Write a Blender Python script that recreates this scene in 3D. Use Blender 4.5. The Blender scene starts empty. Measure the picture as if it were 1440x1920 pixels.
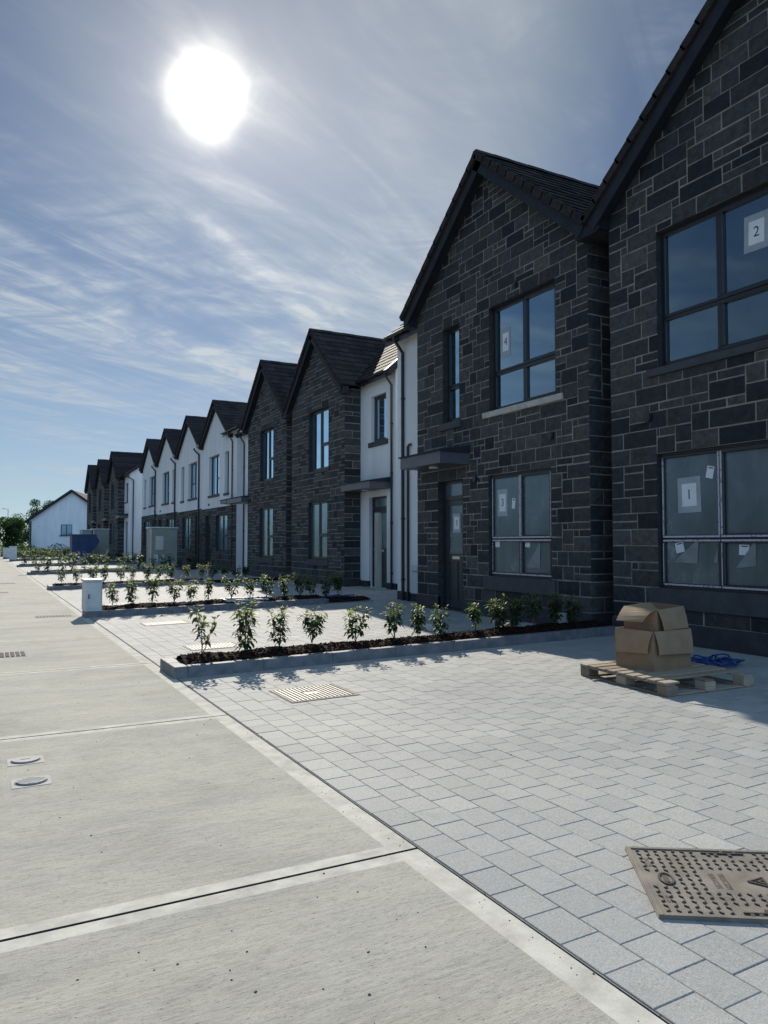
import bpy, math, random
from mathutils import Vector, Matrix
from mathutils import noise as mnoise
scene = bpy.context.scene
COL = scene.collection
R = math.radians
XE = 1.99                       # road / paving boundary
SL = 0.016                      # driveways rise gently towards the houses
SUN_AZ, SUN_EL = R(14.37), R(31.0)
SKY_S,SUN_S,EXPO = .055, 5.0, .24
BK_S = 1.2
CLX,CLY,CL_G,CL_B,G1,G2 = 2.0,1.0,.15,.43,1.0,.10
def zg(x): return SL*max(0.0, x-XE)

# ------------------------------------------------------------------ mesh builder
BASE = {}
class MB:
    def __init__(s): s.v=[]; s.f=[]; s.m=[]; s.t=[]
    def poly(s, pts, m=0, t=.5):
        n=len(s.v); s.v.extend([tuple(p) for p in pts]); s.f.append(tuple(range(n,n+len(pts)))); s.m.append(m); s.t.append(t)
    def raw(s, vs, fs, m=0, t=.5):
        n=len(s.v); s.v.extend([tuple(p) for p in vs])
        for f in fs: s.f.append(tuple(i+n for i in f)); s.m.append(m); s.t.append(t)
    def box(s,x0,x1,y0,y1,z0,z1,m=0,t=.5,bev=0.0):
        if bev<=0:
            vs=[(x,y,z) for z in (z0,z1) for y in (y0,y1) for x in (x0,x1)]
            s.raw(vs,[(0,2,3,1),(4,5,7,6),(0,1,5,4),(2,6,7,3),(0,4,6,2),(1,3,7,5)],m,t)
        else:
            s.obox(((x0+x1)/2,(y0+y1)/2,(z0+z1)/2),(1,0,0),(0,1,0),(0,0,1),(x1-x0)/2,(y1-y0)/2,(z1-z0)/2,m,t,bev)
    def obox(s,c,U,V,W,hu,hv,hw,m=0,t=.5,bev=0.0):
        c=Vector(c);U=Vector(U).normalized();V=Vector(V).normalized();W=Vector(W).normalized()
        if bev<=0:
            vs=[c+U*(a*hu)+V*(b*hv)+W*(d*hw) for d in(-1,1) for b in(-1,1) for a in(-1,1)]
            s.raw(vs,[(0,2,3,1),(4,5,7,6),(0,1,5,4),(2,6,7,3),(0,4,6,2),(1,3,7,5)],m,t); return
        b_=min(bev,hu*.45,hv*.45,hw*.45)
        vs=[];idx={}
        for a in(-1,1):
            for b in(-1,1):
                for d in(-1,1):
                    for k in range(3):
                        p=c+U*(a*(hu-(0 if k==0 else b_)))+V*(b*(hv-(0 if k==1 else b_)))+W*(d*(hw-(0 if k==2 else b_)))
                        idx[(a,b,d,k)]=len(vs); vs.append(p)
        fs=[]
        for q in(-1,1):
            fs.append(tuple(idx[(q,b,d,0)] for b,d in((-1,-1),(1,-1),(1,1),(-1,1))))
            fs.append(tuple(idx[(a,q,d,1)] for a,d in((-1,-1),(1,-1),(1,1),(-1,1))))
            fs.append(tuple(idx[(a,b,q,2)] for a,b in((-1,-1),(1,-1),(1,1),(-1,1))))
        for p in(-1,1):
            for q in(-1,1):
                fs.append((idx[(p,q,-1,0)],idx[(p,q,1,0)],idx[(p,q,1,1)],idx[(p,q,-1,1)]))
                fs.append((idx[(p,-1,q,0)],idx[(p,1,q,0)],idx[(p,1,q,2)],idx[(p,-1,q,2)]))
                fs.append((idx[(-1,p,q,1)],idx[(1,p,q,1)],idx[(1,p,q,2)],idx[(-1,p,q,2)]))
        for a in(-1,1):
            for b in(-1,1):
                for d in(-1,1): fs.append((idx[(a,b,d,0)],idx[(a,b,d,1)],idx[(a,b,d,2)]))
        s.raw(vs,fs,m,t)
    def tube(s,path,r,n=8,m=0,t=.5,cap=True,r1=None):
        P=[Vector(p) for p in path]; rings=[]; prev=None
        for i,p in enumerate(P):
            d=(P[min(i+1,len(P)-1)]-P[max(i-1,0)]).normalized()
            if prev is None:
                a=Vector((0,0,1)) if abs(d.z)<.9 else Vector((1,0,0))
                u=d.cross(a).normalized()
            else:
                u=(prev-d*prev.dot(d)); u=u.normalized() if u.length>1e-6 else d.orthogonal().normalized()
            prev=u; w=d.cross(u)
            rr=r if r1 is None else r+(r1-r)*i/max(1,len(P)-1)
            rings.append([p+u*(rr*math.cos(2*math.pi*k/n))+w*(rr*math.sin(2*math.pi*k/n)) for k in range(n)])
        vs=[q for ring in rings for q in ring]; fs=[]
        for i in range(len(P)-1):
            for k in range(n):
                k2=(k+1)%n; fs.append((i*n+k,i*n+k2,(i+1)*n+k2,(i+1)*n+k))
        if cap: fs.append(tuple(range(n))[::-1]); fs.append(tuple(range((len(P)-1)*n,len(P)*n)))
        s.raw(vs,fs,m,t)
    def add_mesh(s, me, M, m=0, t=.5):
        s.raw([M@v.co for v in me.vertices],[tuple(p.vertices) for p in me.polygons],m,t)
    def build(s,name,mats,parent=None,smooth=False,loc=None):
        base=Vector(loc) if loc is not None else (BASE[parent.name] if parent else Vector((0,0,0)))
        me=bpy.data.meshes.new(name)
        me.from_pydata([tuple(Vector(v)-base) for v in s.v],[],s.f); 
        for mt in (mats if isinstance(mats,(list,tuple)) else [mats]): me.materials.append(mt)
        me.polygons.foreach_set('material_index',s.m)
        at=me.attributes.new('tone','FLOAT','FACE'); at.data.foreach_set('value',s.t)
        if smooth: me.polygons.foreach_set('use_smooth',[True]*len(me.polygons))
        me.update()
        o=bpy.data.objects.new(name,me); COL.objects.link(o)
        if parent: o.parent=parent
        else: o.location=base
        BASE[o.name]=base
        return o
def tag(o,label,cat,group=None):
    o['label']=label; o['category']=cat
    if group: o['group']=group
    return o
def thing(name,label,cat,loc=(0,0,0),group=None):
    o=bpy.data.objects.new(name,None); o.empty_display_size=.3; COL.objects.link(o); o.location=loc
    BASE[o.name]=Vector(loc); return tag(o,label,cat,group)
def struct(o,kind='structure'): o['kind']=kind; return o
GLY={}
def glyph(txt):
    if txt not in GLY:
        cu=bpy.data.curves.new('glyph','FONT'); cu.body=txt; cu.size=1; cu.align_x='CENTER'; cu.align_y='CENTER'; cu.resolution_u=3
        ob=bpy.data.objects.new('glyph',cu); me=bpy.data.meshes.new_from_object(ob); bpy.data.objects.remove(ob); GLY[txt]=me
    return GLY[txt]

# ------------------------------------------------------------------ materials
def mat(name):
    m=bpy.data.materials.new(name); m.use_nodes=True; nt=m.node_tree; nt.nodes.clear()
    out=nt.nodes.new('ShaderNodeOutputMaterial'); bs=nt.nodes.new('ShaderNodeBsdfPrincipled'); nt.links.new(bs.outputs[0],out.inputs[0])
    return m,nt,bs,out
def N(nt,t,**k):
    n=nt.nodes.new(t)
    for a,b in k.items():
        if a.startswith('i_'): n.inputs[a[2:].replace('_',' ')].default_value=b
        else: setattr(n,a,b)
    return n
def noise_n(nt,scale=(1,1,1),sc=5,detail=4,rough=.55,coord='Object',dist=0):
    tc=N(nt,'ShaderNodeTexCoord'); mp=N(nt,'ShaderNodeMapping'); mp.inputs['Scale'].default_value=scale
    nt.links.new(tc.outputs[coord],mp.inputs['Vector'])
    n=N(nt,'ShaderNodeTexNoise'); n.inputs['Scale'].default_value=sc; n.inputs['Detail'].default_value=detail; n.inputs['Roughness'].default_value=rough; n.inputs['Distortion'].default_value=dist
    nt.links.new(mp.outputs[0],n.inputs['Vector']); return n
def ramp(nt,src,stops):
    r=N(nt,'ShaderNodeValToRGB'); e=r.color_ramp.elements
    while len(e)<len(stops): e.new(.5)
    for i,(p,c) in enumerate(stops):
        e[i].position=p; e[i].color=(c if isinstance(c,tuple) else (c,c,c))+(1,)
    nt.links.new(src,r.inputs[0]); return r
def mul(nt,a,b,fac=1.0,blend='MULTIPLY'):
    x=N(nt,'ShaderNodeMix',data_type='RGBA',blend_type=blend); x.inputs[0].default_value=fac
    for s,i in((a,6),(b,7)):
        if isinstance(s,tuple): x.inputs[i].default_value=s+(1,)
        else: nt.links.new(s,x.inputs[i])
    return x.outputs[2]
def bump(nt,bs,h,strength=.3,dist=.01,prev=None):
    b=N(nt,'ShaderNodeBump'); b.inputs['Strength'].default_value=strength; b.inputs['Distance'].default_value=dist
    nt.links.new(h,b.inputs['Height'])
    if prev: nt.links.new(prev.outputs[0],b.inputs['Normal'])
    nt.links.new(b.outputs[0],bs.inputs['Normal']); return b
def tone(nt,lo,hi):
    a=N(nt,'ShaderNodeAttribute',attribute_name='tone'); return ramp(nt,a.outputs['Fac'],[(0,lo),(1,hi)]).outputs[0]
def simple(name,c0,c1,rough=.6,sc=6,bsc=60,bst=.15,bd=.004,metal=0,scale=(1,1,1),spec=.5):
    m,nt,bs,o=mat(name); n=noise_n(nt,scale,sc,6)
    nt.links.new(ramp(nt,n.outputs['Fac'],[(.3,c0),(.7,c1)]).outputs[0],bs.inputs['Base Color'])
    bs.inputs['Roughness'].default_value=rough; bs.inputs['Metallic'].default_value=metal; bs.inputs['Specular IOR Level'].default_value=spec
    if bst>0: bump(nt,bs,noise_n(nt,scale,bsc,4).outputs['Fac'],bst,bd)
    return m

def m_stone():
    m,nt,bs,o=mat('stone_block')
    t=tone(nt,(.015,.020,.025),(.085,.084,.078))
    n=noise_n(nt,(1,1,1),9,8,.65); n2=noise_n(nt,(1,1,1),55,5,.7); n3=noise_n(nt,(1,1,1),2.2,3)
    c=mul(nt,t,ramp(nt,n.outputs['Fac'],[(.3,.6),(.72,1.5)]).outputs[0])
    c=mul(nt,c,ramp(nt,n2.outputs['Fac'],[(.35,.75),(.62,1.1),(.74,1.6)]).outputs[0])
    c=mul(nt,c,ramp(nt,n3.outputs['Fac'],[(.3,(.9,.95,1.08)),(.7,(1.1,1.04,.95))]).outputs[0])
    # pale lime smears left on some faces
    n4=noise_n(nt,(1,1,2.2),3.1,7,.72)
    c=mul(nt,c,ramp(nt,n4.outputs['Fac'],[(.66,0.0),(.74,(.07,.075,.08))]).outputs[0],1,'ADD')
    nt.links.new(c,bs.inputs['Base Color']); bs.inputs['Roughness'].default_value=.78; bs.inputs['Specular IOR Level'].default_value=.3
    b=bump(nt,bs,n.outputs['Fac'],1.0,.022); bump(nt,bs,n2.outputs['Fac'],.4,.004,b); return m
def m_mortar(): return simple('mortar',(.16,.152,.135),(.33,.312,.272),.9,3.5,140,.5,.004)
def m_render():
    m,nt,bs,o=mat('white_render')
    n=noise_n(nt,(1,1,.25),1.3,6); n2=noise_n(nt,(1,1,1),220,3)
    nt.links.new(ramp(nt,n.outputs['Fac'],[(.3,(.62,.63,.63)),(.65,(.75,.755,.75))]).outputs[0],bs.inputs['Base Color'])
    bs.inputs['Roughness'].default_value=.85; bump(nt,bs,n2.outputs['Fac'],.35,.003); return m
def m_tile():
    m,nt,bs,o=mat('roof_tile'); t=tone(nt,(.022,.022,.026),(.062,.05,.045)); n=noise_n(nt,(1,1,1),14,6)
    nt.links.new(mul(nt,t,ramp(nt,n.outputs['Fac'],[(.3,.7),(.7,1.25)]).outputs[0]),bs.inputs['Base Color']); bs.inputs['Roughness'].default_value=.75; bs.inputs['Specular IOR Level'].default_value=.03
    bump(nt,bs,noise_n(nt,(1,1,1),90,4).outputs['Fac'],.25,.004); return m
def m_paver():
    m,nt,bs,o=mat('granite_paver')
    t=tone(nt,(.305,.308,.298),(.39,.388,.368)); n=noise_n(nt,(1,1,1),190,3,.75); n2=noise_n(nt,(1,1,1),60,4,.7); n3=noise_n(nt,(1,1,1),.55,5); n4=noise_n(nt,(1,1,1),3.2,8,.72,dist=.5)
    c=mul(nt,t,ramp(nt,n.outputs['Fac'],[(.33,.62),(.5,1.0),(.68,1.28)]).outputs[0])
    c=mul(nt,c,ramp(nt,n2.outputs['Fac'],[(.3,.86),(.66,1.08)]).outputs[0])
    c=mul(nt,c,ramp(nt,n3.outputs['Fac'],[(.3,(.88,.89,.90)),(.68,(1.07,1.06,1.03))]).outputs[0])
    c=mul(nt,c,ramp(nt,n4.outputs['Fac'],[(.28,.84),(.45,1.0),(.66,1.0),(.76,1.10)]).outputs[0])
    nt.links.new(c,bs.inputs['Base Color']); bs.inputs['Roughness'].default_value=.8; bs.inputs['Specular IOR Level'].default_value=.3
    bump(nt,bs,n2.outputs['Fac'],.35,.003); return m
def m_road():
    m,nt,bs,o=mat('brushed_concrete')
    n=noise_n(nt,(1.3,9,1),5,9,.78,dist=.3); n1=noise_n(nt,(7,42,1),4,6,.8); n2=noise_n(nt,(.35,1.6,1),1.7,6,.6); n3=noise_n(nt,(1,1,1),180,3)
    c=mul(nt,(.42,.407,.355),ramp(nt,n.outputs['Fac'],[(.28,.66),(.5,1.0),(.75,1.18)]).outputs[0])
    c=mul(nt,c,ramp(nt,n1.outputs['Fac'],[(.3,.50),(.44,.94),(.7,1.14)]).outputs[0])
    c=mul(nt,c,ramp(nt,n2.outputs['Fac'],[(.3,(.86,.87,.89)),(.68,(1.08,1.06,1.02))]).outputs[0])
    c=mul(nt,c,ramp(nt,n3.outputs['Fac'],[(.3,.86),(.66,1.07)]).outputs[0])
    np_=noise_n(nt,(13,58,1),2.6,4,.62,dist=.15); c=mul(nt,c,ramp(nt,np_.outputs['Fac'],[(.32,.35),(.40,1.0)]).outputs[0])
    ns_=noise_n(nt,(1,1,1),.8,7,.62,dist=.6); c=mul(nt,c,ramp(nt,ns_.outputs['Fac'],[(.3,(.84,.84,.83)),(.5,(1,1,1)),(.72,(1.09,1.08,1.05))]).outputs[0])
    nd_=noise_n(nt,(1,1,1),2.6,8,.7,dist=.4); c=mul(nt,c,ramp(nt,nd_.outputs['Fac'],[(.60,1.0),(.72,.80)]).outputs[0])
    nt.links.new(c,bs.inputs['Base Color']); bs.inputs['Roughness'].default_value=.9; bs.inputs['Specular IOR Level'].default_value=.15
    b=bump(nt,bs,n1.outputs['Fac'],.55,.005); bump(nt,bs,n.outputs['Fac'],.4,.006,b); return m
def m_trowel():
    m,nt,bs,o=mat('trowelled_concrete')
    n=noise_n(nt,(1,1,1),6,7,.65); n3=noise_n(nt,(1,1,1),150,3)
    c=mul(nt,(.53,.512,.445),ramp(nt,n.outputs['Fac'],[(.3,.70),(.62,1.08)]).outputs[0]); c=mul(nt,c,ramp(nt,n3.outputs['Fac'],[(.3,.92),(.66,1.05)]).outputs[0])
    nt.links.new(c,bs.inputs['Base Color']); bs.inputs['Roughness'].default_value=.9; bs.inputs['Specular IOR Level'].default_value=.12; bump(nt,bs,n.outputs['Fac'],.3,.006); return m
def m_glass(name='window_glass',dust=.03,tint=(.62,.72,.74),kk=11.0,gr=.05):
    m,nt,bs,o=mat(name); nt.nodes.remove(bs)
    fr=N(nt,'ShaderNodeFresnel'); fr.inputs['IOR'].default_value=1.5
    k=N(nt,'ShaderNodeMath',operation='MULTIPLY'); k.inputs[1].default_value=kk; nt.links.new(fr.outputs[0],k.inputs[0]); k0=k; k=N(nt,'ShaderNodeMath',operation='SUBTRACT'); k.inputs[1].default_value=.020*kk; k.use_clamp=True; nt.links.new(k0.outputs[0],k.inputs[0])
    tr=N(nt,'ShaderNodeBsdfTransparent'); tr.inputs[0].default_value=tint+(1,)
    gl=N(nt,'ShaderNodeBsdfAnisotropic'); gl.inputs['Roughness'].default_value=gr; gl.inputs['Color'].default_value=(.62,.85,1,1)
    df=N(nt,'ShaderNodeBsdfDiffuse'); df.inputs[0].default_value=(.34,.40,.42,1)
    n=noise_n(nt,(1,1,.6),2.6,8,.7); d=ramp(nt,n.outputs['Fac'],[(.32,dust*.5),(.6,dust),(.74,dust*2.1)])
    w=noise_n(nt,(1,1,1),.9,2); b=N(nt,'ShaderNodeBump'); b.inputs['Strength'].default_value=.05; b.inputs['Distance'].default_value=.05
    nt.links.new(w.outputs['Fac'],b.inputs['Height']); nt.links.new(b.outputs[0],gl.inputs['Normal'])
    x1=N(nt,'ShaderNodeMixShader'); nt.links.new(d.outputs[0],x1.inputs[0]); nt.links.new(tr.outputs[0],x1.inputs[1]); nt.links.new(df.outputs[0],x1.inputs[2])
    x2=N(nt,'ShaderNodeMixShader'); nt.links.new(k.outputs[0],x2.inputs[0]); nt.links.new(x1.outputs[0],x2.inputs[1]); nt.links.new(gl.outputs[0],x2.inputs[2])
    nt.links.new(x2.outputs[0],o.inputs[0]); return m
def m_leaf():
    m,nt,bs,o=mat('leaf')
    a=N(nt,'ShaderNodeAttribute',attribute_name='tone')
    c=ramp(nt,a.outputs['Fac'],[(0,(.014,.035,.014)),(.5,(.045,.09,.027)),(1,(.18,.225,.06))])
    nt.links.new(c.outputs[0],bs.inputs['Base Color']); bs.inputs['Roughness'].default_value=.5; bs.inputs['Specular IOR Level'].default_value=.3
    tl=N(nt,'ShaderNodeBsdfTranslucent'); nt.links.new(mul(nt,c.outputs[0],(1.5,1.6,.7)),tl.inputs[0])
    x=N(nt,'ShaderNodeMixShader'); x.inputs[0].default_value=.5; nt.links.new(bs.outputs[0],x.inputs[1]); nt.links.new(tl.outputs[0],x.inputs[2]); nt.links.new(x.outputs[0],o.inputs[0]); return m
def m_mulch():
    m,nt,bs,o=mat('bark_mulch'); t=tone(nt,(.010,.006,.005),(.055,.026,.018)); n=noise_n(nt,(1,1,1),45,5)
    nt.links.new(mul(nt,t,ramp(nt,n.outputs['Fac'],[(.3,.5),(.7,1.4)]).outputs[0]),bs.inputs['Base Color']); bs.inputs['Roughness'].default_value=.95; bs.inputs['Specular IOR Level'].default_value=.08
    bump(nt,bs,n.outputs['Fac'],.8,.02); return m
def m_wood():
    m,nt,bs,o=mat('pallet_wood'); t=tone(nt,(.20,.155,.11),(.42,.34,.24)); n=noise_n(nt,(2,60,60),2,6,.6)
    nt.links.new(mul(nt,t,ramp(nt,n.outputs['Fac'],[(.3,.65),(.7,1.15)]).outputs[0]),bs.inputs['Base Color']); bs.inputs['Roughness'].default_value=.8
    bump(nt,bs,n.outputs['Fac'],.3,.004); return m
def m_card():
    m,nt,bs,o=mat('cardboard'); t=tone(nt,(.215,.135,.075),(.32,.215,.13)); n=noise_n(nt,(1,1,1),6,6)
    nt.links.new(mul(nt,t,ramp(nt,n.outputs['Fac'],[(.3,.85),(.7,1.1)]).outputs[0]),bs.inputs['Base Color']); bs.inputs['Roughness'].default_value=.8
    bump(nt,bs,noise_n(nt,(1,60,1),3,3).outputs['Fac'],.08,.003); return m
def m_tape():
    m,nt,bs,o=mat('protective_film'); n=noise_n(nt,(1,9,9),3.2,2,.4)
    nt.links.new(ramp(nt,n.outputs['Fac'],[(.36,(.16,.13,.17)),(.42,(.50,.46,.52))]).outputs[0],bs.inputs['Base Color']); bs.inputs['Roughness'].default_value=.4; return m
M=dict(stone=m_stone(),mortar=m_mortar(),render=m_render(),tile=m_tile(),paver=m_paver(),road=m_road(),trowel=m_trowel(),glass=m_glass(),
  glass_dusty=m_glass('dusty_glass',.34,(.5,.62,.64),3.2,.22),leaf=m_leaf(),mulch=m_mulch(),wood=m_wood(),card=m_card(),tape=m_tape(),
  upvc=simple('anthracite_upvc',(.018,.02,.024),(.026,.028,.033),.38,3,80,.04),
  pvc=simple('black_pvc',(.012,.012,.014),(.022,.022,.025),.32,4,80,.03),
  plinth=simple('plinth_paint',(.02,.022,.026),(.04,.042,.048),.7,5,120,.3),
  sill=simple('dark_sill',(.035,.038,.045),(.06,.062,.07),.7,6,120,.25),
  sillpale=simple('pale_concrete_sill',(.36,.34,.30),(.52,.49,.43),.8,6,120,.3),
  fascia=simple('fascia_board',(.022,.025,.032),(.034,.037,.045),.6,4,60,.08,spec=.15),
  canopy=simple('canopy_panel',(.075,.08,.09),(.10,.106,.12),.42,4,60,.08),
  door=simple('door_paint',(.022,.03,.036),(.032,.042,.05),.35,4,60,.06),
  metal=simple('brushed_steel',(.5,.5,.5),(.65,.65,.65),.3,5,80,.05,metal=1),
  plaster=simple('plaster',(.16,.17,.17),(.24,.24,.23),.9,3,60,.1),
  joint=simple('joint_sealant',(.02,.02,.022),(.05,.05,.05),.8,12,80,.2),
  kerb=simple('grey_stone_kerb',(.10,.108,.118),(.19,.195,.20),.72,9,170,.4,.004),
  cast=simple('cast_iron',(.115,.102,.082),(.225,.203,.165),.75,7,160,.5,.004,metal=.1),
  castdark=simple('dark_iron_and_shadow_gap',(.03,.026,.022),(.06,.05,.04),.8,10,160,.3),  # dark ironwork, and the painted shadow showing round the valve lids
  galv=simple('grey_cabinet',(.42,.455,.44),(.54,.57,.55),.5,3,100,.08),
  galvlight=simple('cabinet_lid',(.40,.42,.40),(.52,.54,.51),.5,3,100,.08),
  kiosk=simple('kiosk_panel',(.20,.21,.18),(.27,.28,.245),.55,2.5,70,.1),
  plate=simple('notice_plate',(.42,.43,.41),(.52,.52,.50),.6,4,70,.05),
  blue=simple('blue_paint',(.006,.025,.085),(.010,.036,.12),.45,3,70,.15),
  rope=simple('blue_rope',(.007,.035,.14),(.012,.05,.20),.5,20,200,.3),
  paper=simple('paper',(.66,.68,.70),(.76,.78,.8),.7,5,50,.05),
  film=simple('clear_tape',(.28,.31,.33),(.38,.41,.43),.3,6,30,.1),
  peel=simple('peeled_film',(.16,.19,.20),(.24,.27,.28),.3,6,30,.1),
  ink=simple('ink',(.012,.012,.015),(.02,.02,.022),.6,5,50,0),
  bark=simple('twig_bark',(.10,.05,.03),(.17,.10,.065),.8,30,150,.4),
  trunk=simple('tree_bark',(.07,.055,.04),(.12,.10,.08),.9,8,60,.5,.02),
  pebble=simple('dark_grit',(.018,.018,.02),(.06,.058,.055),.85,30,200,.3),
  grass=simple('rough_grass',(.05,.065,.025),(.11,.11,.05),.95,.6,9,.6,.05),
  sandjoint=simple('joint_sand',(.17,.168,.16),(.27,.265,.25),.95,9,150,.3),
  soil=simple('bare_soil',(.07,.065,.05),(.13,.115,.09),.95,.8,12,.6,.05),
  post=simple('grey_timber_post',(.26,.27,.24),(.36,.37,.33),.75,8,120,.25,scale=(1,1,.15)),
  block=simple('concrete_block',(.30,.31,.31),(.42,.42,.41),.9,8,120,.4),
  white=simple('white_plastic',(.62,.62,.6),(.72,.72,.7),.5,3,50,.05),
  silt=simple('damp_silt',(.22,.215,.20),(.33,.32,.30),.9,9,120,.3))

# ------------------------------------------------------------------ stonework, walls, windows
def clip_poly(pts,a,b,c):            # keep a*s+b*t<=c
    out=[]
    for i in range(len(pts)):
        p,q=pts[i],pts[(i+1)%len(pts)]; fp=a*p[0]+b*p[1]-c; fq=a*q[0]+b*q[1]-c
        if fp<=0: out.append(p)
        if (fp<0<fq) or (fq<0<fp):
            k=fp/(fp-fq); out.append((p[0]+(q[0]-p[0])*k,p[1]+(q[1]-p[1])*k))
    return out
def grid(lo,hi,cuts,step):
    b=sorted(set([lo,hi]+[c for c in cuts if lo+.03<c<hi-.03])); out=[lo]
    for a,c in zip(b,b[1:]):
        n=max(1,round((c-a)/step)); out+= [a+(c-a)*(i+1)/n for i in range(n)]
    return out
SIZES=[(4,2),(4,2),(5,2),(3,2),(3,2),(4,2),(3,1),(4,1),(2,2),(5,2),(2,1),(3,1),(3,2),(4,2),(5,2)]
def stones(mb,P0,U,V,Nn,s0,s1,t0,t1,holes=(),rakes=(),seed=1,ms=.142,mt=.128,h=.0065,joint=.021,detail=True,m=0):
    rng=random.Random(seed); P0,U,V,Nn=map(Vector,(P0,U,V,Nn))
    gs=grid(s0,s1,[x for hl in holes for x in hl[:2]],ms); gt=grid(t0,t1,[x for hl in holes for x in hl[2:4]],mt)
    ns,nt_=len(gs)-1,len(gt)-1; occ=[[False]*ns for _ in range(nt_)]
    for j in range(nt_):
        for i in range(ns):
            cs,ct=(gs[i]+gs[i+1])/2,(gt[j]+gt[j+1])/2
            if any(a<cs<b and c<ct<d for a,b,c,d in holes): occ[j][i]=True
    edge=[[False]*(ns+1) for _ in range(nt_)]
    for j in range(nt_):
        for i in range(ns):
            if occ[j][i]: continue
            best=None
            for k in range(9):
                w,hh=rng.choice(SIZES)
                if j==0: hh=2
                w=min(w,ns-i); hh=min(hh,nt_-j)
                ok=all(not occ[j+b][i+a] for b in range(hh) for a in range(w))
                if not ok: continue
                pen=0
                if j>0 and i+w<ns and edge[j-1][i+w]: pen+=1
                if 0<ns-i-w<2: pen+=.5
                if best is None or pen<best[0]: best=(pen,w,hh)
                if pen==0: break
            if best is None:
                w=1
                while w<4 and i+w<ns and not occ[j][i+w]: w+=1
                hh=2 if (w==2 and j+1<nt_ and all(not occ[j+1][i+a] for a in range(w))) else 1
                best=(0,w,hh)
            _,w,hh=best
            for b in range(hh):
                for a in range(w): occ[j+b][i+a]=True
                edge[j+b][i+w]=True
            ja=joint*.5*rng.uniform(.7,1.25)
            q=[(gs[i]+ja*rng.uniform(.6,1.4),gt[j]+ja*rng.uniform(.6,1.4)),(gs[i+w]-ja*rng.uniform(.6,1.4),gt[j]+ja*rng.uniform(.6,1.4)),
               (gs[i+w]-ja*rng.uniform(.6,1.4),gt[j+hh]-ja*rng.uniform(.6,1.4)),(gs[i]+ja*rng.uniform(.6,1.4),gt[j+hh]-ja*rng.uniform(.6,1.4))]
            for rk in rakes: q=clip_poly(q,*rk) if q else q
            if len(q)<3: continue
            cs=sum(p[0] for p in q)/len(q); ct=sum(p[1] for p in q)/len(q)
            if max(abs(p[0]-cs) for p in q)<.012 or max(abs(p[1]-ct) for p in q)<.012: continue
            tn=min(1,max(0,rng.gauss(.4,.26)))
            hs=h*rng.uniform(.7,1.3)
            if not detail:
                mb.poly([P0+U*p[0]+V*p[1]+Nn*hs for p in q],m,tn); continue
            ins=.007
            def inn(p):
                dx,dy=p[0]-cs,p[1]-ct
                return (p[0]-math.copysign(min(ins,abs(dx)*.5),dx),p[1]-math.copysign(min(ins,abs(dy)*.5),dy))
            lo=[P0+U*p[0]+V*p[1]+Nn*.001 for p in q]; mid=[P0+U*p[0]+V*p[1]+Nn*(hs*.6) for p in q]
            hi=[P0+U*inn(p)[0]+V*inn(p)[1]+Nn*(hs+rng.uniform(-.0025,.0025)) for p in q]
            n=len(q); rock=(n==4 and detail=='rock')
            fs=[] if rock else [tuple(range(2*n,3*n))]
            if rock:
                gx=max(2,round(max(abs(p[0]-cs) for p in q)*2/.085)); gy=max(2,round(max(abs(p[1]-ct) for p in q)*2/.07))
                vg=[]
                for b_ in range(gy+1):
                    for a_ in range(gx+1):
                        fa,fb=a_/gx,b_/gy
                        p_=(hi[0]*(1-fa)+hi[1]*fa)*(1-fb)+(hi[3]*(1-fa)+hi[2]*fa)*fb
                        if 0<a_<gx and 0<b_<gy: p_=p_+Nn*rng.uniform(-.002,.011)+U*rng.uniform(-.012,.012)+V*rng.uniform(-.01,.01)
                        vg.append(p_)
                mb.raw(vg,[(b_*(gx+1)+a_,b_*(gx+1)+a_+1,(b_+1)*(gx+1)+a_+1,(b_+1)*(gx+1)+a_) for b_ in range(gy) for a_ in range(gx)],m,tn)
            for k in range(n):
                k2=(k+1)%n; fs+= [(k,k2,n+k2,n+k),(n+k,n+k2,2*n+k2,2*n+k)]
            mb.raw(lo+mid+hi,fs,m,tn)
def panel(mb,P0,U,V,s0,s1,t0,t1,holes=(),apex=None,m=0):
    P0,U,V=map(Vector,(P0,U,V)); f=lambda s,t:P0+U*s+V*t
    gs=sorted(set([s0,s1]+[x for h in holes for x in h[:2]])); gt=sorted(set([t0,t1]+[x for h in holes for x in h[2:4]]))
    for a,b in zip(gs,gs[1:]):
        for c,d in zip(gt,gt[1:]):
            if any(h[0]-1e-6<=a and b<=h[1]+1e-6 and h[2]-1e-6<=c and d<=h[3]+1e-6 for h in holes): continue
            mb.poly([f(a,c),f(b,c),f(b,d),f(a,d)],m)
    if apex: mb.poly([f(s0,t1),f(s1,t1),f(*apex)],m)
def reveals(mb,X,hs,depth=.24,front=.012,m=0):
    for y0,y1,z0,z1 in hs:
        a,b=X-front,X+depth
        mb.poly([(a,y0,z0),(b,y0,z0),(b,y0,z1),(a,y0,z1)],m,.35); mb.poly([(a,y1,z0),(b,y1,z0),(b,y1,z1),(a,y1,z1)],m,.35)
        mb.poly([(a,y0,z0),(b,y0,z0),(b,y1,z0),(a,y1,z0)],m,.35); mb.poly([(a,y0,z1),(b,y0,z1),(b,y1,z1),(a,y1,z1)],m,.35)
L22=[(0,.5,0,.36),(.5,1,0,.36),(0,.5,.36,1),(.5,1,.36,1)]
L1T=[(.0,.5,0,.42),(0,.5,.42,1),(.5,1,0,1)]
L2V=[(0,1,0,.38),(0,1,.38,1)]
L1=[(0,1,0,1)]
L2H=[(0,.5,0,1),(.5,1,0,1)]
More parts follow.
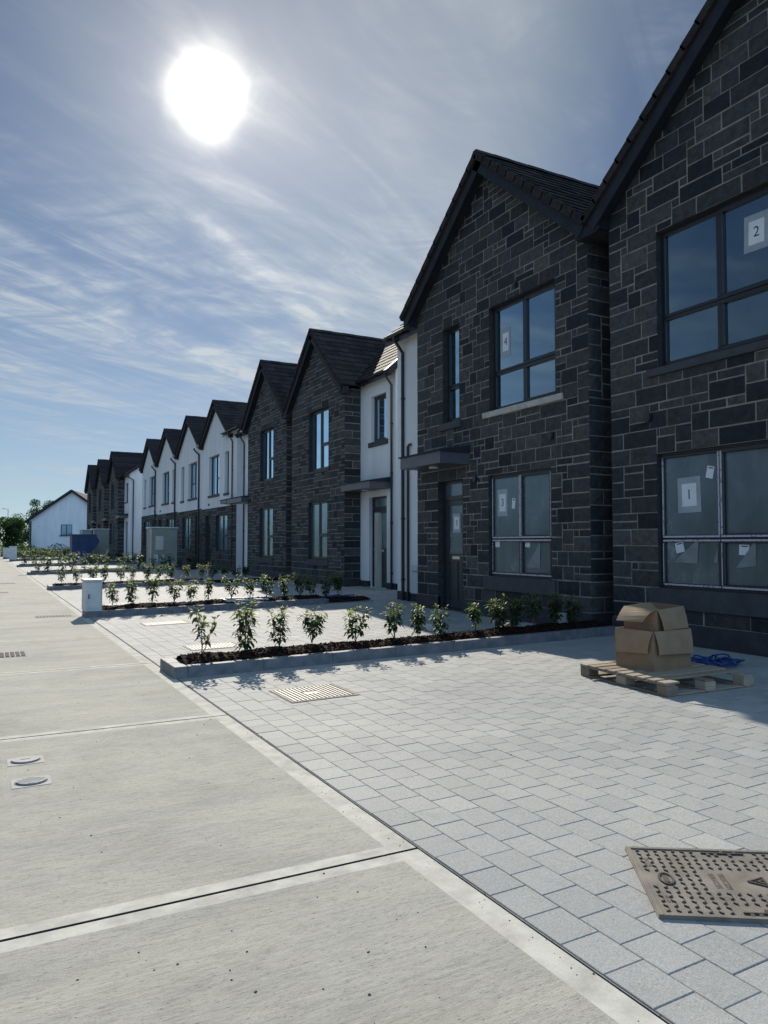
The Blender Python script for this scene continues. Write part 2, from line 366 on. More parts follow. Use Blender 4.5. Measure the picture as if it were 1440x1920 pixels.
def window(root,X,hole,cells,inset=.09,sill='sill',tape=False,glass='glass',sillover=.09,fw=.045,name='window',simple_=False,sillh=.1):
    y0,y1,z0,z1=hole; a=X+inset; mb=MB(); W,H=y1-y0,z1-z0
    o=.03
    mb.box(a-.004,a+.075,y0,y1,z0,z0+o); mb.box(a-.004,a+.075,y0,y1,z1-o,z1); mb.box(a-.004,a+.075,y0,y0+o,z0+o,z1-o); mb.box(a-.004,a+.075,y1-o,y1,z0+o,z1-o)
    pm=MB(); tp=MB(); Wi,Hi=W-2*o,H-2*o
    for k,(fa,fb,fc,fd) in enumerate(cells):
        ya,yb=y0+o+fa*Wi,y0+o+fb*Wi; za,zb=z0+o+fc*Hi,z0+o+fd*Hi
        w=fw+(.018 if (k%2==0 and not simple_) else 0); pr=a-(.014 if k%2==0 else .002); bk=a+.07
        g=.004
        ya+=g;yb-=g;za+=g;zb-=g
        bv=0 if simple_ else .006
        mb.box(pr,bk,ya,yb,za,za+w,bev=bv); mb.box(pr,bk,ya,yb,zb-w,zb,bev=bv); mb.box(pr,bk,ya,ya+w,za+w,zb-w,bev=bv); mb.box(pr,bk,yb-w,yb,za+w,zb-w,bev=bv)
        gx=a+.03
        pm.poly([(gx,yb-w,za+w),(gx,ya+w,za+w),(gx,ya+w,zb-w),(gx,yb-w,zb-w)])
        if tape:
            q=pr-.003; tw=.026
            def seg(A,B,C,D): tp.box(q,pr-.0005,A,B,C,D)
            if fd>.99:
                seg(ya+.01,yb-.01,za+.012,za+.012+tw); seg(ya+.008,ya+.008+tw,za+.045,zb-.03); seg(yb-.008-tw,yb-.008,za+.045,zb-.03)
            else:
                seg(ya+.01,yb-.01,zb-.012-tw,zb-.012); seg(ya+.01,yb-.01,za+.008,za+.008+tw); seg(yb-.006-tw*.6,yb-.006,za+.05,zb-.06)
    # mullion backing closes the slots between sashes
    for (fa,fb,fc,fd) in cells:
        if fb<.99: mb.box(a+.012,a+.06,y0+o+fb*Wi-.006,y0+o+fb*Wi+.006,z0+o+fc*Hi,z0+o+fd*Hi)
        if fd<.99: mb.box(a+.012,a+.061,y0+o+fa*Wi,y0+o+fb*Wi,z0+o+fd*Hi-.006,z0+o+fd*Hi+.006)
    w=mb.build(name,M['upvc'],root)
    p=pm.build('pane',M[glass],w)
    if tape: tp.build('protective_tape',M['tape'],w)
    if sill:
        sb=MB(); sb.box(X-.055,X+inset-.006,y0-sillover,y1+sillover,z0-sillh,z0-.004,bev=.006); so=sb.build('sill',M[sill],w)
        if sill=='sillpale': so['label']='pale concrete sill'
    return w
def note(win,x,y,z,w,h,txt=None,rot=0,tape=False,bar=False):
    """paper stuck to the glass (facing the road)"""
    mb=MB(); c,s=math.cos(rot),math.sin(rot)
    def P(u,v,d): return (x-d*.35,y-(u*c-v*s),z+u*s+v*c)
    def rect(u0,u1,v0,v1,d,m): mb.poly([P(u0,v0,d),P(u1,v0,d),P(u1,v1,d),P(u0,v1,d)],m)
    if tape: rect(-w*.8,w*.8,-h*.78,h*.78,.002,2)
    rect(-w/2,w/2,-h/2,h/2,.004,0)
    if bar: rect(-w*.3,w*.35,h*.3,h*.4,.006,1)
    if txt:
        me=glyph(txt); k=h*.62
        mb.raw([P(v.co.x*k,v.co.y*k,.006) for v in me.vertices],[tuple(p.vertices) for p in me.polygons],1)
    return mb.build('paper_note' if not bar else 'sticker',[M['paper'],M['ink'],M['film']],win)
def door(root,X,hole,toplight=True,inset=.12,letter=True,notetxt=None,hand=1,glazed=True,simple_=False):
    y0,y1,z0,z1=hole; a=X+inset; mb=MB(); o=.06
    zt=z1-.42 if toplight else z1-o
    mb.box(a,a+.08,y0,y0+o,z0,z1); mb.box(a,a+.08,y1-o,y1,z0,z1); mb.box(a,a+.08,y0+o,y1-o,z1-o,z1)
    if toplight: mb.box(a,a+.08,y0+o,y1-o,zt,zt+.09)
    mb.box(a-.03,a+.08,y0+o,y1-o,z0,z0+.03)
    f=mb.build('door_frame',M['upvc'],root)
    if toplight:
        g=MB(); g.poly([(a+.05,y1-o,zt+.09),(a+.05,y0+o,zt+.09),(a+.05,y0+o,z1-o),(a+.05,y1-o,z1-o)]); g.build('toplight',M['glass_dusty'],f)
    L=MB(); d0,d1=a+.03,a+.075; ya,yb=y0+o+.005,y1-o-.005; za,zb=z0+.035,zt-.005; st=.13
    zl=za+(zb-za)*.45
    L.box(d0,d1,ya,ya+st,za,zb); L.box(d0,d1,yb-st,yb,za,zb); L.box(d0,d1,ya+st,yb-st,za,za+.16); L.box(d0,d1,ya+st,yb-st,zb-.12,zb); L.box(d0,d1,ya+st,yb-st,zl-.05,zl+.12)
    ym=(ya+yb)/2
    L.box(d0,d1,ym-.04,ym+.04,za+.16,zl-.05)
    L.box(d0+.018,d1-.01,ya+st,ym-.04,za+.16,zl-.05); L.box(d0+.018,d1-.01,ym+.04,yb-st,za+.16,zl-.05)
    if not glazed: L.box(d0+.02,d1-.01,ya+st,yb-st,zl+.12,zb-.12)
    d=L.build('door',M['door'],root)
    if glazed:
        g=MB(); g.poly([(d0+.025,yb-st,zl+.12),(d0+.025,ya+st,zl+.12),(d0+.025,ya+st,zb-.12),(d0+.025,yb-st,zb-.12)]); g.build('glazing',M['glass_dusty'],d)
    if letter:
        g=MB(); g.box(d0-.012,d0-.001,ym-.14,ym+.14,zl+.0,zl+.07,bev=.004); g.build('letter_plate',M['metal'],d)
    hy=ya+.06 if hand>0 else yb-.06
    g=MB(); g.box(d0-.008,d0-.001,hy-.02,hy+.02,zl+.0,zl+.2); g.tube([(d0-.008,hy,zl+.08),(d0-.05,hy,zl+.08),(d0-.05,hy+.11*hand,zl+.08)],.01,6); g.build('handle',M['metal'],d)
    if notetxt: note(d,d0+.012,ym,zb-.5,.19,.27,notetxt,0,True)
    return f
def canopy(root,X,y0,y1,z,depth=.75,th=.24):
    mb=MB(); mb.box(X-depth,X-.02,y0,y1,z-th,z-.03); c=mb.build('canopy',M['canopy'],root)
    t=MB(); t.raw([(X-depth-.04,y0-.03,z-.03),(X-.005,y0-.03,z-.03),(X-.005,y1+.03,z-.03),(X-depth-.04,y1+.03,z-.03),(X-depth-.04,y0-.03,z),(X-.005,y0-.03,z+.13),(X-.005,y1+.03,z+.13),(X-depth-.04,y1+.03,z)],
      [(0,3,2,1),(4,5,6,7),(0,1,5,4),(2,3,7,6),(0,4,7,3),(1,2,6,5)]); t.build('canopy_cap',M['fascia'],c)
    l=MB(); ym=(y0+y1)/2; l.tube([(X-depth*.5,ym,z-th-.03),(X-depth*.5,ym,z-th-.001)],.11,16); l.build('soffit_lamp',M['white'],c)
    return c
def tiles(mb,P,A,L,S,D,Nn,g=.33,tw=.32,seed=3,detail=True,m=0):
    rng=random.Random(seed); P,A,S,Nn=Vector(P),Vector(A).normalized(),Vector(S).normalized(),Vector(Nn).normalized()
    mb.poly([P,P+A*L,P+A*L+S*D,P+S*D],m,.2)
    n=int(math.ceil(D/g))
    for i in range(n):
        s0=i*g-(.03 if i else .02); s1=min(D,(i+1)*g)
        if detail:
            x=-(i%2)*tw*.5
            while x<L:
                x0,x1=max(0,x)+.002,min(L,x+tw)-.002; x+=tw
                if x1-x0<.02: continue
                h=.036+rng.uniform(-.004,.004); tn=rng.uniform(.1,.9)
                a,b=P+A*x0+S*s0,P+A*x1+S*s0; c,d=P+A*x1+S*s1,P+A*x0+S*s1
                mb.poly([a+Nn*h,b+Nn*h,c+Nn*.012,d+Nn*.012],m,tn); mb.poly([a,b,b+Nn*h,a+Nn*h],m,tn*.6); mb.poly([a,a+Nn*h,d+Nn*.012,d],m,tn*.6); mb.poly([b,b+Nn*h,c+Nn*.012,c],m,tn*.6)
        else:
            a,b=P+S*s0,P+A*L+S*s0; c,d=P+A*L+S*s1,P+S*s1; tn=rng.uniform(.25,.75); h=.04
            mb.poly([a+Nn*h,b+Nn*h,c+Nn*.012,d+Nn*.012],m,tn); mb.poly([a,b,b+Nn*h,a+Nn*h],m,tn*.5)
def gable_roof(root,Xf,Xb,ym,half,ze,zr,Xwall,detail=True,seed=1,pipe_feet=True,yl=None,yr=None):
    """ridge along X; verge at Xf; eaves at ym-+half"""
    mb=MB(); tan=(zr-ze)/half; ang=math.atan(tan); D=half/math.cos(ang)
    for sg in(-1,1):
        S=Vector((0,-sg*math.cos(ang),math.sin(ang))); Nn=Vector((0,sg*math.sin(ang),math.cos(ang)))
        tiles(mb,(Xf,ym+sg*half,ze),(1,0,0),Xb-Xf,S,D,Nn,seed=seed+sg,detail=detail)
    r=mb.build('roof',M['tile'],root)
    rb=MB(); x=Xf-.02; k=0
    while x<Xb:
        x1=min(Xb,x+.44); hh=.006*(k%2)
        rb.raw([(x,ym-.15,zr-.06+hh),(x1,ym-.15,zr-.06+hh),(x,ym-.05,zr+.055+hh),(x1,ym-.05,zr+.055+hh),(x,ym+.05,zr+.055+hh),(x1,ym+.05,zr+.055+hh),(x,ym+.15,zr-.06+hh),(x1,ym+.15,zr-.06+hh)],
               [(0,1,3,2),(2,3,5,4),(4,5,7,6),(0,2,4,6),(1,7,5,3)],0,random.Random(k).uniform(.3,.8)); x=x1+.003; k+=1
    rb.build('ridge',M['tile'],r)
    vb=MB(); bb=MB(); sb=MB(); g=.33
    for sg in(-1,1):
        S=Vector((0,-sg*math.cos(ang),math.sin(ang))); Nn=Vector((0,sg*math.sin(ang),math.cos(ang))); P=Vector((Xf,ym+sg*half,ze))
        n=int(D/g)
        for i in range(n+1):
            s0=i*g-.03; s1=min(D-.02,(i+1)*g); 
            if s1-s0<.06: continue
            c=P+S*((s0+s1)/2)+Vector((.03,0,0))+Nn*(-.03)
            # slightly tipped cap, stepping over the one below
            tilt=(S-Nn*.05).normalized(); nn=(Nn+S*.05).normalized()
            vb.obox(c,(1,0,0),tilt,nn,.060,(s1-s0)/2,.068,0,.3+.4*((i*7)%5)/5)
        pl,dn=P+S*(-.02)-Nn*.115,D+.0
        c=pl+S*(dn/2)+Vector((.045,0,0))-Nn*.085
        bb.obox(c,(1,0,0),S,Nn,.016,dn/2,.10)
        sx0,sx1=Xf+.062,Xwall+.02
        if sx1-sx0>.05:
            c=P+S*(dn/2)-Nn*.17; c.x=(sx0+sx1)/2
            sb.obox(c,(1,0,0),S,Nn,(sx1-sx0)/2,dn/2-.05,.012)
        # box end at the foot of the rake
        y0,y1=sorted((ym+sg*half,ym+sg*(half-.26)))
        bb.box(Xf+.065,Xwall+.02,y0+.012,y1,ze-.27,ze-.03)
    vb.build('verge_cap',M['tile'],r); bb.build('barge_board',M['fascia'],root); sb.build('soffit',M['fascia'],root)
    return r
def main_roof(root,Xe,Xr,y0,y1,ze,zr,detail=True,seed=5,depth=8.5):
    mb=MB(); v=Vector((Xr-Xe,0,zr-ze)); D=v.length; S=v.normalized(); Nn=Vector((-S.z,0,S.x))
    tiles(mb,(Xe,y0,ze),(0,1,0),y1-y0,S,D,Nn,seed=seed,detail=detail)
    Xb=2*Xr-Xe
    mb.poly([(Xr,y0,zr+.02),(Xr,y1,zr+.02),(Xb,y1,ze),(Xb,y0,ze)],0,.4)
    r=mb.build('main_roof',M['tile'],root)
    rb=MB(); rb.tube([(Xr,y0,zr+.0),(Xr,y1,zr+.0)],.12,8); rb.build('ridge',M['tile'],r); return r
def gutter(root,X,y0,y1,z,down=None,Xw=None,zb=.15,neck=.35,r=.035,dirn=-1):
    mb=MB(); n=6; R_=.062
    P=[(X-R_*math.cos(math.pi*k/n),z-R_*math.sin(math.pi*k/n)*.9) for k in range(n+1)]
    for k in range(n): mb.poly([(P[k][0],y0,P[k][1]),(P[k+1][0],y0,P[k+1][1]),(P[k+1][0],y1,P[k+1][1]),(P[k][0],y1,P[k][1])])
    for yy in(y0,y1): mb.poly([(p[0],yy,p[1]) for p in P])
    mb.box(X+R_+.001,X+R_+.026,y0,y1,z-.19,z+.02)            # fascia
    for i in range(int((y1-y0)/.8)+1):
        yy=y0+.1+i*.8
        if yy<y1: mb.box(X-R_-.006,X+R_,yy,yy+.03,z-.075,z-.055)
    g=mb.build('gutter',M['pvc'],root)
    if down is not None: downpipe(root,X,down,z,Xw,zb,neck,r)
    return g
def downpipe(root,X,y,z,Xw,zb,neck=.35,r=.035,yoff=0.0):
    mb=MB(); xw=Xw-r-.02
    mb.tube([(X,y-yoff,z-.05),(X,y-yoff,z-.14),(xw,y,z-.14-neck),(xw,y,z-.2-neck),(xw,y,zb)],r,10)
    zz=zb+.5
    while zz<z-neck-.3:
        mb.tube([(xw,y,zz),(xw,y,zz+.05)],r+.009,10); mb.box(xw,Xw-.002,y-.035,y+.035,zz+.01,zz+.04); zz+=1.55
    mb.tube([(xw,y,zb+.02),(xw,y,zb),(xw-.06,y,zb-.06)],r+.004,8)
    return mb.build('downpipe',M['pvc'],root,smooth=False)
def vent(root,X,y,z,r=.075):
    mb=MB(); mb.tube([(X-.015,y,z),(X-.05,y,z)],r,16); mb.tube([(X-.05,y,z),(X-.062,y,z)],r*.75,16); return mb.build('wall_vent',M['pvc'],root)
def shell(root,X0,Xb,ya,yb,zb,zt,matname,name,skipfront=True,ms=1):
    """side and back walls, floors and ceiling of a block"""
    mb=MB()
    mb.poly([(X0,ya,zb),(Xb,ya,zb),(Xb,ya,zt),(X0,ya,zt)]); mb.poly([(X0,yb,zb),(Xb,yb,zb),(Xb,yb,zt),(X0,yb,zt)]); mb.poly([(Xb,ya,zb),(Xb,yb,zb),(Xb,yb,zt),(Xb,ya,zt)])
    return mb
def interior(root,X0,Xb,ya,yb,z0=.28,zm=3.55,zt=6.75):
    mb=MB()
    mb.box(X0+.26,Xb-.1,ya+.05,yb-.05,z0-.05,z0); mb.box(X0+.26,Xb-.1,ya+.05,yb-.05,zm-.3,zm); mb.box(X0+.26,Xb-.1,ya+.05,yb-.05,zt,zt+.05)
    mb.poly([(X0+3.6,ya+.05,z0),(X0+3.6,yb-.05,z0),(X0+3.6,yb-.05,zt),(X0+3.6,ya+.05,zt)])
    for yy in(ya+.06,yb-.06): mb.poly([(X0+.26,yy,z0),(X0+3.6,yy,z0),(X0+3.6,yy,zt),(X0+.26,yy,zt)])
    return mb.build('interior',M['plaster'],root)

def stone_gable(root,X0,ya,yb,zw,ym,za,holes,ret=.6,zb=.4,Xb=None,seed=1,detail=True,y_from=None,roofover=None,far=False):
    """stone clad gable block: front, returns, plinth, side walls"""
    Xb=Xb or X0+8
    allh=list(holes)
    mb=MB()
    panel(mb,(X0,0,0),(0,1,0),(0,0,1),ya,yb,-.05,zw,allh,(ym,za),1)
    mb.poly([(X0,ya,-.05),(Xb,ya,-.05),(Xb,ya,zw),(X0,ya,zw)],1); mb.poly([(X0,yb,-.05),(Xb,yb,-.05),(Xb,yb,zw),(X0,yb,zw)],1); mb.poly([(Xb,ya,-.05),(Xb,yb,-.05),(Xb,yb,zw),(Xb,ya,zw)],1)
    reveals(mb,X0,allh,m=0)
    s=(za-zw)/((yb-ya)/2)
    rk=[(s,1,za+s*ym),(-s,1,za-s*ym)]       # t <= za - s|y-ym|
    ms,mt=(.142,.128) if not far else (.2,.17)
    y_start=ya-.012 if y_from is None else y_from
    stones(mb,(X0,0,0),(0,1,0),(0,0,1),(-1,0,0),y_start,yb+.012,zb,za,allh,rk,seed,ms,mt,detail=detail,joint=.021 if not far else .03)
    for k,(yy,nn) in enumerate(((ya,-1),(yb,1))):
        if y_from is not None and nn<0: continue
        stones(mb,(0,yy,0),(1,0,0),(0,0,1),(0,nn,0),X0-.012,X0+ret,zb,zw,(),(),seed+7+k,.17,mt,detail=detail,joint=.021 if not far else .03)
    w=mb.build('stone_wall',[M['stone'],M['mortar']],root)
    pb=MB(); dh=[h for h in holes if h[2]<zb]
    xs=[ya-.02]+[v for h in sorted(dh) for v in h[:2]]+[yb+.02]
    for a,b in zip(xs[::2],xs[1::2]): qb=MB(); qb.box(X0-.03,X0+.05,a,b,-.03,zb-.003,bev=.006); qb.build('plinth',M['plinth'],root)
    for yy,nn in((ya,-1),(yb,1)): pb=MB(); pb.box(X0+.051,X0+ret,min(yy,yy+nn*.022),max(yy,yy+nn*.022),-.03,zb-.003); pb.build('return_plinth',M['plinth'],root)
    return w
def bay_wall(root,X,ya,yb,zt,holes,Xb,end=None,zb=.34,name='rendered_wall',endsides=(True,True)):
    mb=MB(); panel(mb,(X,0,0),(0,1,0),(0,0,1),ya,yb,-.05,zt,holes)
    reveals(mb,X,holes,front=0)
    if end:
        yy=ya if end<0 else yb; zr=end_ridge; Xr=end_xr
        mb.poly([(X,yy,-.05),(Xb,yy,-.05),(Xb,yy,zt),(Xr,yy,zr),(X,yy,zt)])
    w=mb.build(name,M['render'],root)
    pb=MB(); dh=[h for h in holes if h[2]<zb]; xs=[ya]+[v for h in sorted(dh) for v in h[:2]]+[yb]
    for a,b in zip(xs[::2],xs[1::2]): qb=MB(); qb.box(X-.012,X+.05,a,b,-.03,zb); qb.build('plinth',M['plinth'],root)
    if end:
        yy=ya if end<0 else yb; pb.box(X+.051,Xb,yy+(-.012 if end<0 else -.03),yy+(.03 if end<0 else .012),-.03,zb)
    return w

# ------------------------------------------------------------------ the houses
def end_wall(root,y,X,Xb,Xr,zt,zr,zb=.34,sgn=-1,pl=True):
    mb=MB(); mb.poly([(X,y,-.05),(Xb,y,-.05),(Xb,y,zt),(Xr,y,zr),(X,y,zt)]); 
    mb.poly([(Xb,y,-.05),(Xb,y-sgn*6,-.05),(Xb,y-sgn*6,zt),(Xb,y,zt)])
    w=mb.build('end_wall',M['render'],root)
    if pl:
        p=MB(); p.box(X+.055,Xb,min(y,y+sgn*.012),max(y,y+sgn*.012),-.03,zb); p.build('plinth',M['plinth'],root)
    # verge of the end gable
    v=MB(); S=Vector((Xr-X+.3,0,(zr-zt)/(Xr-X)*(Xr-X+.3))); D=S.length; S.normalize(); Nn=Vector((-S.z,0,S.x)); P=Vector((X-.3,y+sgn*.10,zt-(zr-zt)/(Xr-X)*.3))
    v.obox(P+S*(D/2)+Nn*.10,(0,1,0),S,Nn,.11,D/2,.10)
    v.build('barge_board',M['fascia'],root)
    return w

# --- house one (nearest, partly outside the frame) and its neighbour: a pair of stone gables
ZR2,HALF2,TAN2=9.45,3.06,.833
def near_house(name,label,ym,ya,yb,holes,seed,bay,mr,y_from=None):
    root=thing(name,label,'house',(8.9,ym,.1),'grey stone gabled houses along the road')
    stone_gable(root,8.9,ya,yb,6.85,ym,6.85+TAN2*(yb-ya)/2,holes,seed=seed,y_from=y_from,detail='rock')
    gable_roof(root,8.6,12.25,ym,HALF2,ZR2-TAN2*HALF2,ZR2,8.9,seed=seed)
    main_roof(root,9.22,12.2,mr[0],mr[1],6.96,9.42,seed=seed+20)
    interior(root,8.9,14,ya,yb)
    return root
h1=near_house('stone_house','nearest dark stone house, its steep gable cut off by the right edge',6.04,3.24,8.84,
    [(5.84,7.87,4.2,6.27),(5.84,7.92,.9,2.9)],11,None,(.9,9.085),y_from=3.6)
w=window(h1,8.9,(5.84,7.87,4.2,6.27),L22,sillover=.2,sillh=.12)
note(w,9.017,6.30,5.72,.23,.32,'2',-.03,True)
w=window(h1,8.9,(5.84,7.92,.9,2.9),L22,tape=True,glass='glass_dusty',sillover=.16,sillh=.3,inset=.05)
note(w,8.977,7.42,2.26,.25,.33,'1',.02,True); note(w,8.977,7.06,2.56,.12,.17,None,-.22,False,True)
note(w,8.977,7.60,1.50,.15,.15,None,.2,False,True); note(w,8.977,6.55,1.47,.15,.14,None,-.05,False,True); note(w,8.977,6.05,2.5,.12,.2,None,.1,False,True)
def film(win,pts):
    fm=MB(); n=len(pts); fm.raw([(8.977,y,z) for y,z in pts]+[(8.972-.012*(k==n-1),y,z) for k,(y,z) in enumerate(pts)],[tuple(range(n)),tuple(range(n,2*n))]+[(k,(k+1)%n,n+(k+1)%n,n+k) for k in range(n)]); fm.build('peeled_film',M['peel'],win)
for pts in([(7.72,1.28),(7.3,1.27),(7.26,1.62)],[(6.68,1.22),(6.38,1.26),(6.37,1.6)],[(7.02,1.3),(6.96,1.28),(6.95,1.5)]): film(w,pts)
bay_wall(h1,9.5,1.0,3.24,6.98,[(1.5,2.6,.12,2.9)],14); gutter(h1,9.19,.9,2.95,6.9)
vent(h1,8.9,8.06,3.47)
h2=near_house('stone_house','second dark stone house, with a grey door canopy and one pale window sill',12.15,9.34,14.96,
    [(10.16,12.12,4.2,6.3),(10.31,12.17,.92,2.92),(13.2,13.85,4.2,6.3),(13.1,14.06,.13,2.93)],23,None,(9.095,17.2))
w=window(h2,8.9,(10.16,12.12,4.2,6.3),L22,sill='sillpale',sillover=.2,sillh=.12,inset=.1); note(w,9.027,11.76,5.55,.18,.36,'4',0,True)
w=window(h2,8.9,(10.31,12.17,.92,2.92),L22,tape=True,glass='glass_dusty',sillover=.14,sillh=.28,inset=.05)
note(w,8.977,11.83,2.36,.2,.34,'3',0,True); note(w,8.977,11.48,2.33,.1,.2,None,-.12,False,True); note(w,8.977,12.0,1.56,.14,.14,None,.05,False,True); note(w,8.977,11.07,1.56,.14,.14,None,-.05,False,True)
film(w,[(11.1,1.12),(10.72,1.1),(10.7,1.58)])
window(h2,8.9,(13.2,13.85,4.2,6.3),L2V,sillover=.08,sillh=.16,inset=.13)
door(h2,8.9,(13.1,14.06,.13,2.93),notetxt='3',hand=1)
canopy(h2,8.9,12.83,14.47,3.48,depth=.74,th=.27)
vent(h2,8.9,10.27,3.48); vent(h2,8.9,12.61,2.89,.07); vent(h2,8.9,11.25,6.42+.1,.06)
bay_wall(h2,9.5,14.96,17.0,6.98,[],14)
gutter(h2,9.19,15.22,17.2,6.93,down=16.62,Xw=9.5,zb=.12,neck=.3,r=.042)
pb=MB(); pb.tube([(9.44,16.36,.1),(9.44,16.36,4.02),(9.44,16.30,4.06),(9.44,16.22,4.06)],.034,10); pb.build('waste_pipe',M['pvc'],h2)
pb=MB(); pb.box(9.36,9.497,15.75,16.12,.32,.88,bev=.02); pb.box(9.33,9.497,15.7,16.0,.885,1.03,bev=.01); pb.build('meter_box',M['galv'],h2)
mb=MB(); end_r=(9.5,14.9); mb.poly([(9.5,17.0,-.05),(14.9,17.0,-.05),(14.9,17.0,6.98),(12.2,17.0,9.2),(9.5,17.0,6.98)]); mb.poly([(14.9,9.1,-.05),(14.9,17,-.05),(14.9,17,6.98),(14.9,9.1,6.98)]); mb.build('end_wall',M['render'],h2)
mb=MB(); mb.poly([(14.9,1,-.05),(14.9,9.08,-.05),(14.9,9.08,6.98),(14.9,1,6.98)]); mb.poly([(9.5,1.0,-.05),(14.9,1.0,-.05),(14.9,1.0,6.98),(12.2,1.0,9.2),(9.5,1.0,6.98)]); mb.build('end_wall',M['render'],h1)
mb=MB(); mb.poly([(9.5,8.84,-.05),(9.5,9.34,-.05),(9.5,9.34,7.2),(9.5,8.84,7.2)],1); stones(mb,(9.5,0,0),(0,1,0),(0,0,1),(-1,0,0),8.86,9.32,.4,7.1,(),(),77); mb.build('recess_wall',[M['stone'],M['mortar']],h2)
# valley gutter with its closing plate between the two gables
mb=MB(); mb.raw([(8.66,8.8,6.66),(8.66,9.38,6.66),(8.66,9.09,6.98),(9.5,8.8,6.66),(9.5,9.38,6.66),(9.5,9.09,6.98)],[(0,1,2),(0,3,4,1),(3,5,4),(0,2,5,3),(1,4,5,2)]); mb.build('valley_box',M['fascia'],h2)

# --- houses three and four
def mid_house(label,ym,ya,yb,half,zr,holes,seed,bay,mr,ret=.6):
    root=thing('stone_house',label,'house',(10.55,ym,.12),'grey stone gabled houses along the road')
    t=.92; stone_gable(root,10.55,ya,yb,6.75,ym,6.75+t*(yb-ya)/2,holes,seed=seed,Xb=15.9)
    gable_roof(root,10.28,13.55,ym,half,zr-t*half,zr,10.55,seed=seed)
    main_roof(root,10.9,13.5,mr[0],mr[1],6.98,9.32,seed=seed+9)
    interior(root,10.55,15.8,ya,yb)
    bay_wall(root,11.15,bay[0],bay[1],7.0,bay[2],15.9)
    return root
h3=mid_house('stone house, third gable from the right, with grey post before its white bay',24.92,22.5,27.35,2.72,9.32,
    [(23.8,25.6,4.2,6.4),(23.88,25.6,1.0,3.08)],31,(20.07,22.5,[(20.69,21.72,4.87,6.38),(20.65,21.87,.16,3.08)]),(19.95,27.635))
window(h3,10.55,(23.8,25.6,4.2,6.4),L1T,inset=.12); window(h3,10.55,(23.88,25.6,1.0,3.08),L1T,inset=.08,glass='glass_dusty',sillh=.22)
window(h3,11.15,(20.69,21.72,4.87,6.38),L1,inset=.12,sillover=.14,sillh=.16); door(h3,11.15,(20.65,21.87,.16,3.08),hand=-1)
canopy(h3,11.15,20.35,22.44,3.52,depth=.76); gutter(h3,10.87,19.95,22.25,6.95,down=20.25,Xw=11.15,zb=.12,neck=.3); end_wall(h3,20.07,11.15,15.9,13.5,7.0,9.1)
h4=mid_house('stone house joined left of the house with the grey post, fourth gable from the right',30.4,27.95,32.85,2.76,9.38,
    [(29.46,31.12,4.25,6.45),(29.46,31.15,.98,3.1)],43,(32.85,35.4,[(33.3,34.5,.16,3.1),(33.5,34.5,4.9,6.4)]),(27.645,35.6))
window(h4,10.55,(29.46,31.12,4.25,6.45),L1T,inset=.12); window(h4,10.55,(29.46,31.15,.98,3.1),L1T,inset=.08,glass='glass_dusty',sillh=.22)
door(h4,11.15,(33.3,34.5,.16,3.1)); window(h4,11.15,(33.5,34.5,4.9,6.4),L1,inset=.12,sillh=.16)
canopy(h4,11.15,32.9,35.1,3.72,depth=.9); gutter(h4,10.87,33.2,35.6,6.95,down=35.2,Xw=11.15,zb=.12); end_wall(h4,35.4,11.15,15.9,13.5,7.0,9.1,sgn=1)
mb=MB(); mb.poly([(11.15,27.35,-.05),(11.15,27.95,-.05),(11.15,27.95,7.2),(11.15,27.35,7.2)],1); stones(mb,(11.15,0,0),(0,1,0),(0,0,1),(-1,0,0),27.36,27.94,.4,7.1,(),(),78); mb.build('recess_wall',[M['stone'],M['mortar']],h4)
mb=MB(); mb.raw([(10.34,27.35,6.52),(10.34,27.95,6.52),(10.34,27.64,6.9),(11.15,27.35,6.52),(11.15,27.95,6.52),(11.15,27.64,6.9)],[(0,1,2),(0,3,4,1),(3,5,4),(0,2,5,3),(1,4,5,2)]); mb.build('valley_box',M['fascia'],h4)

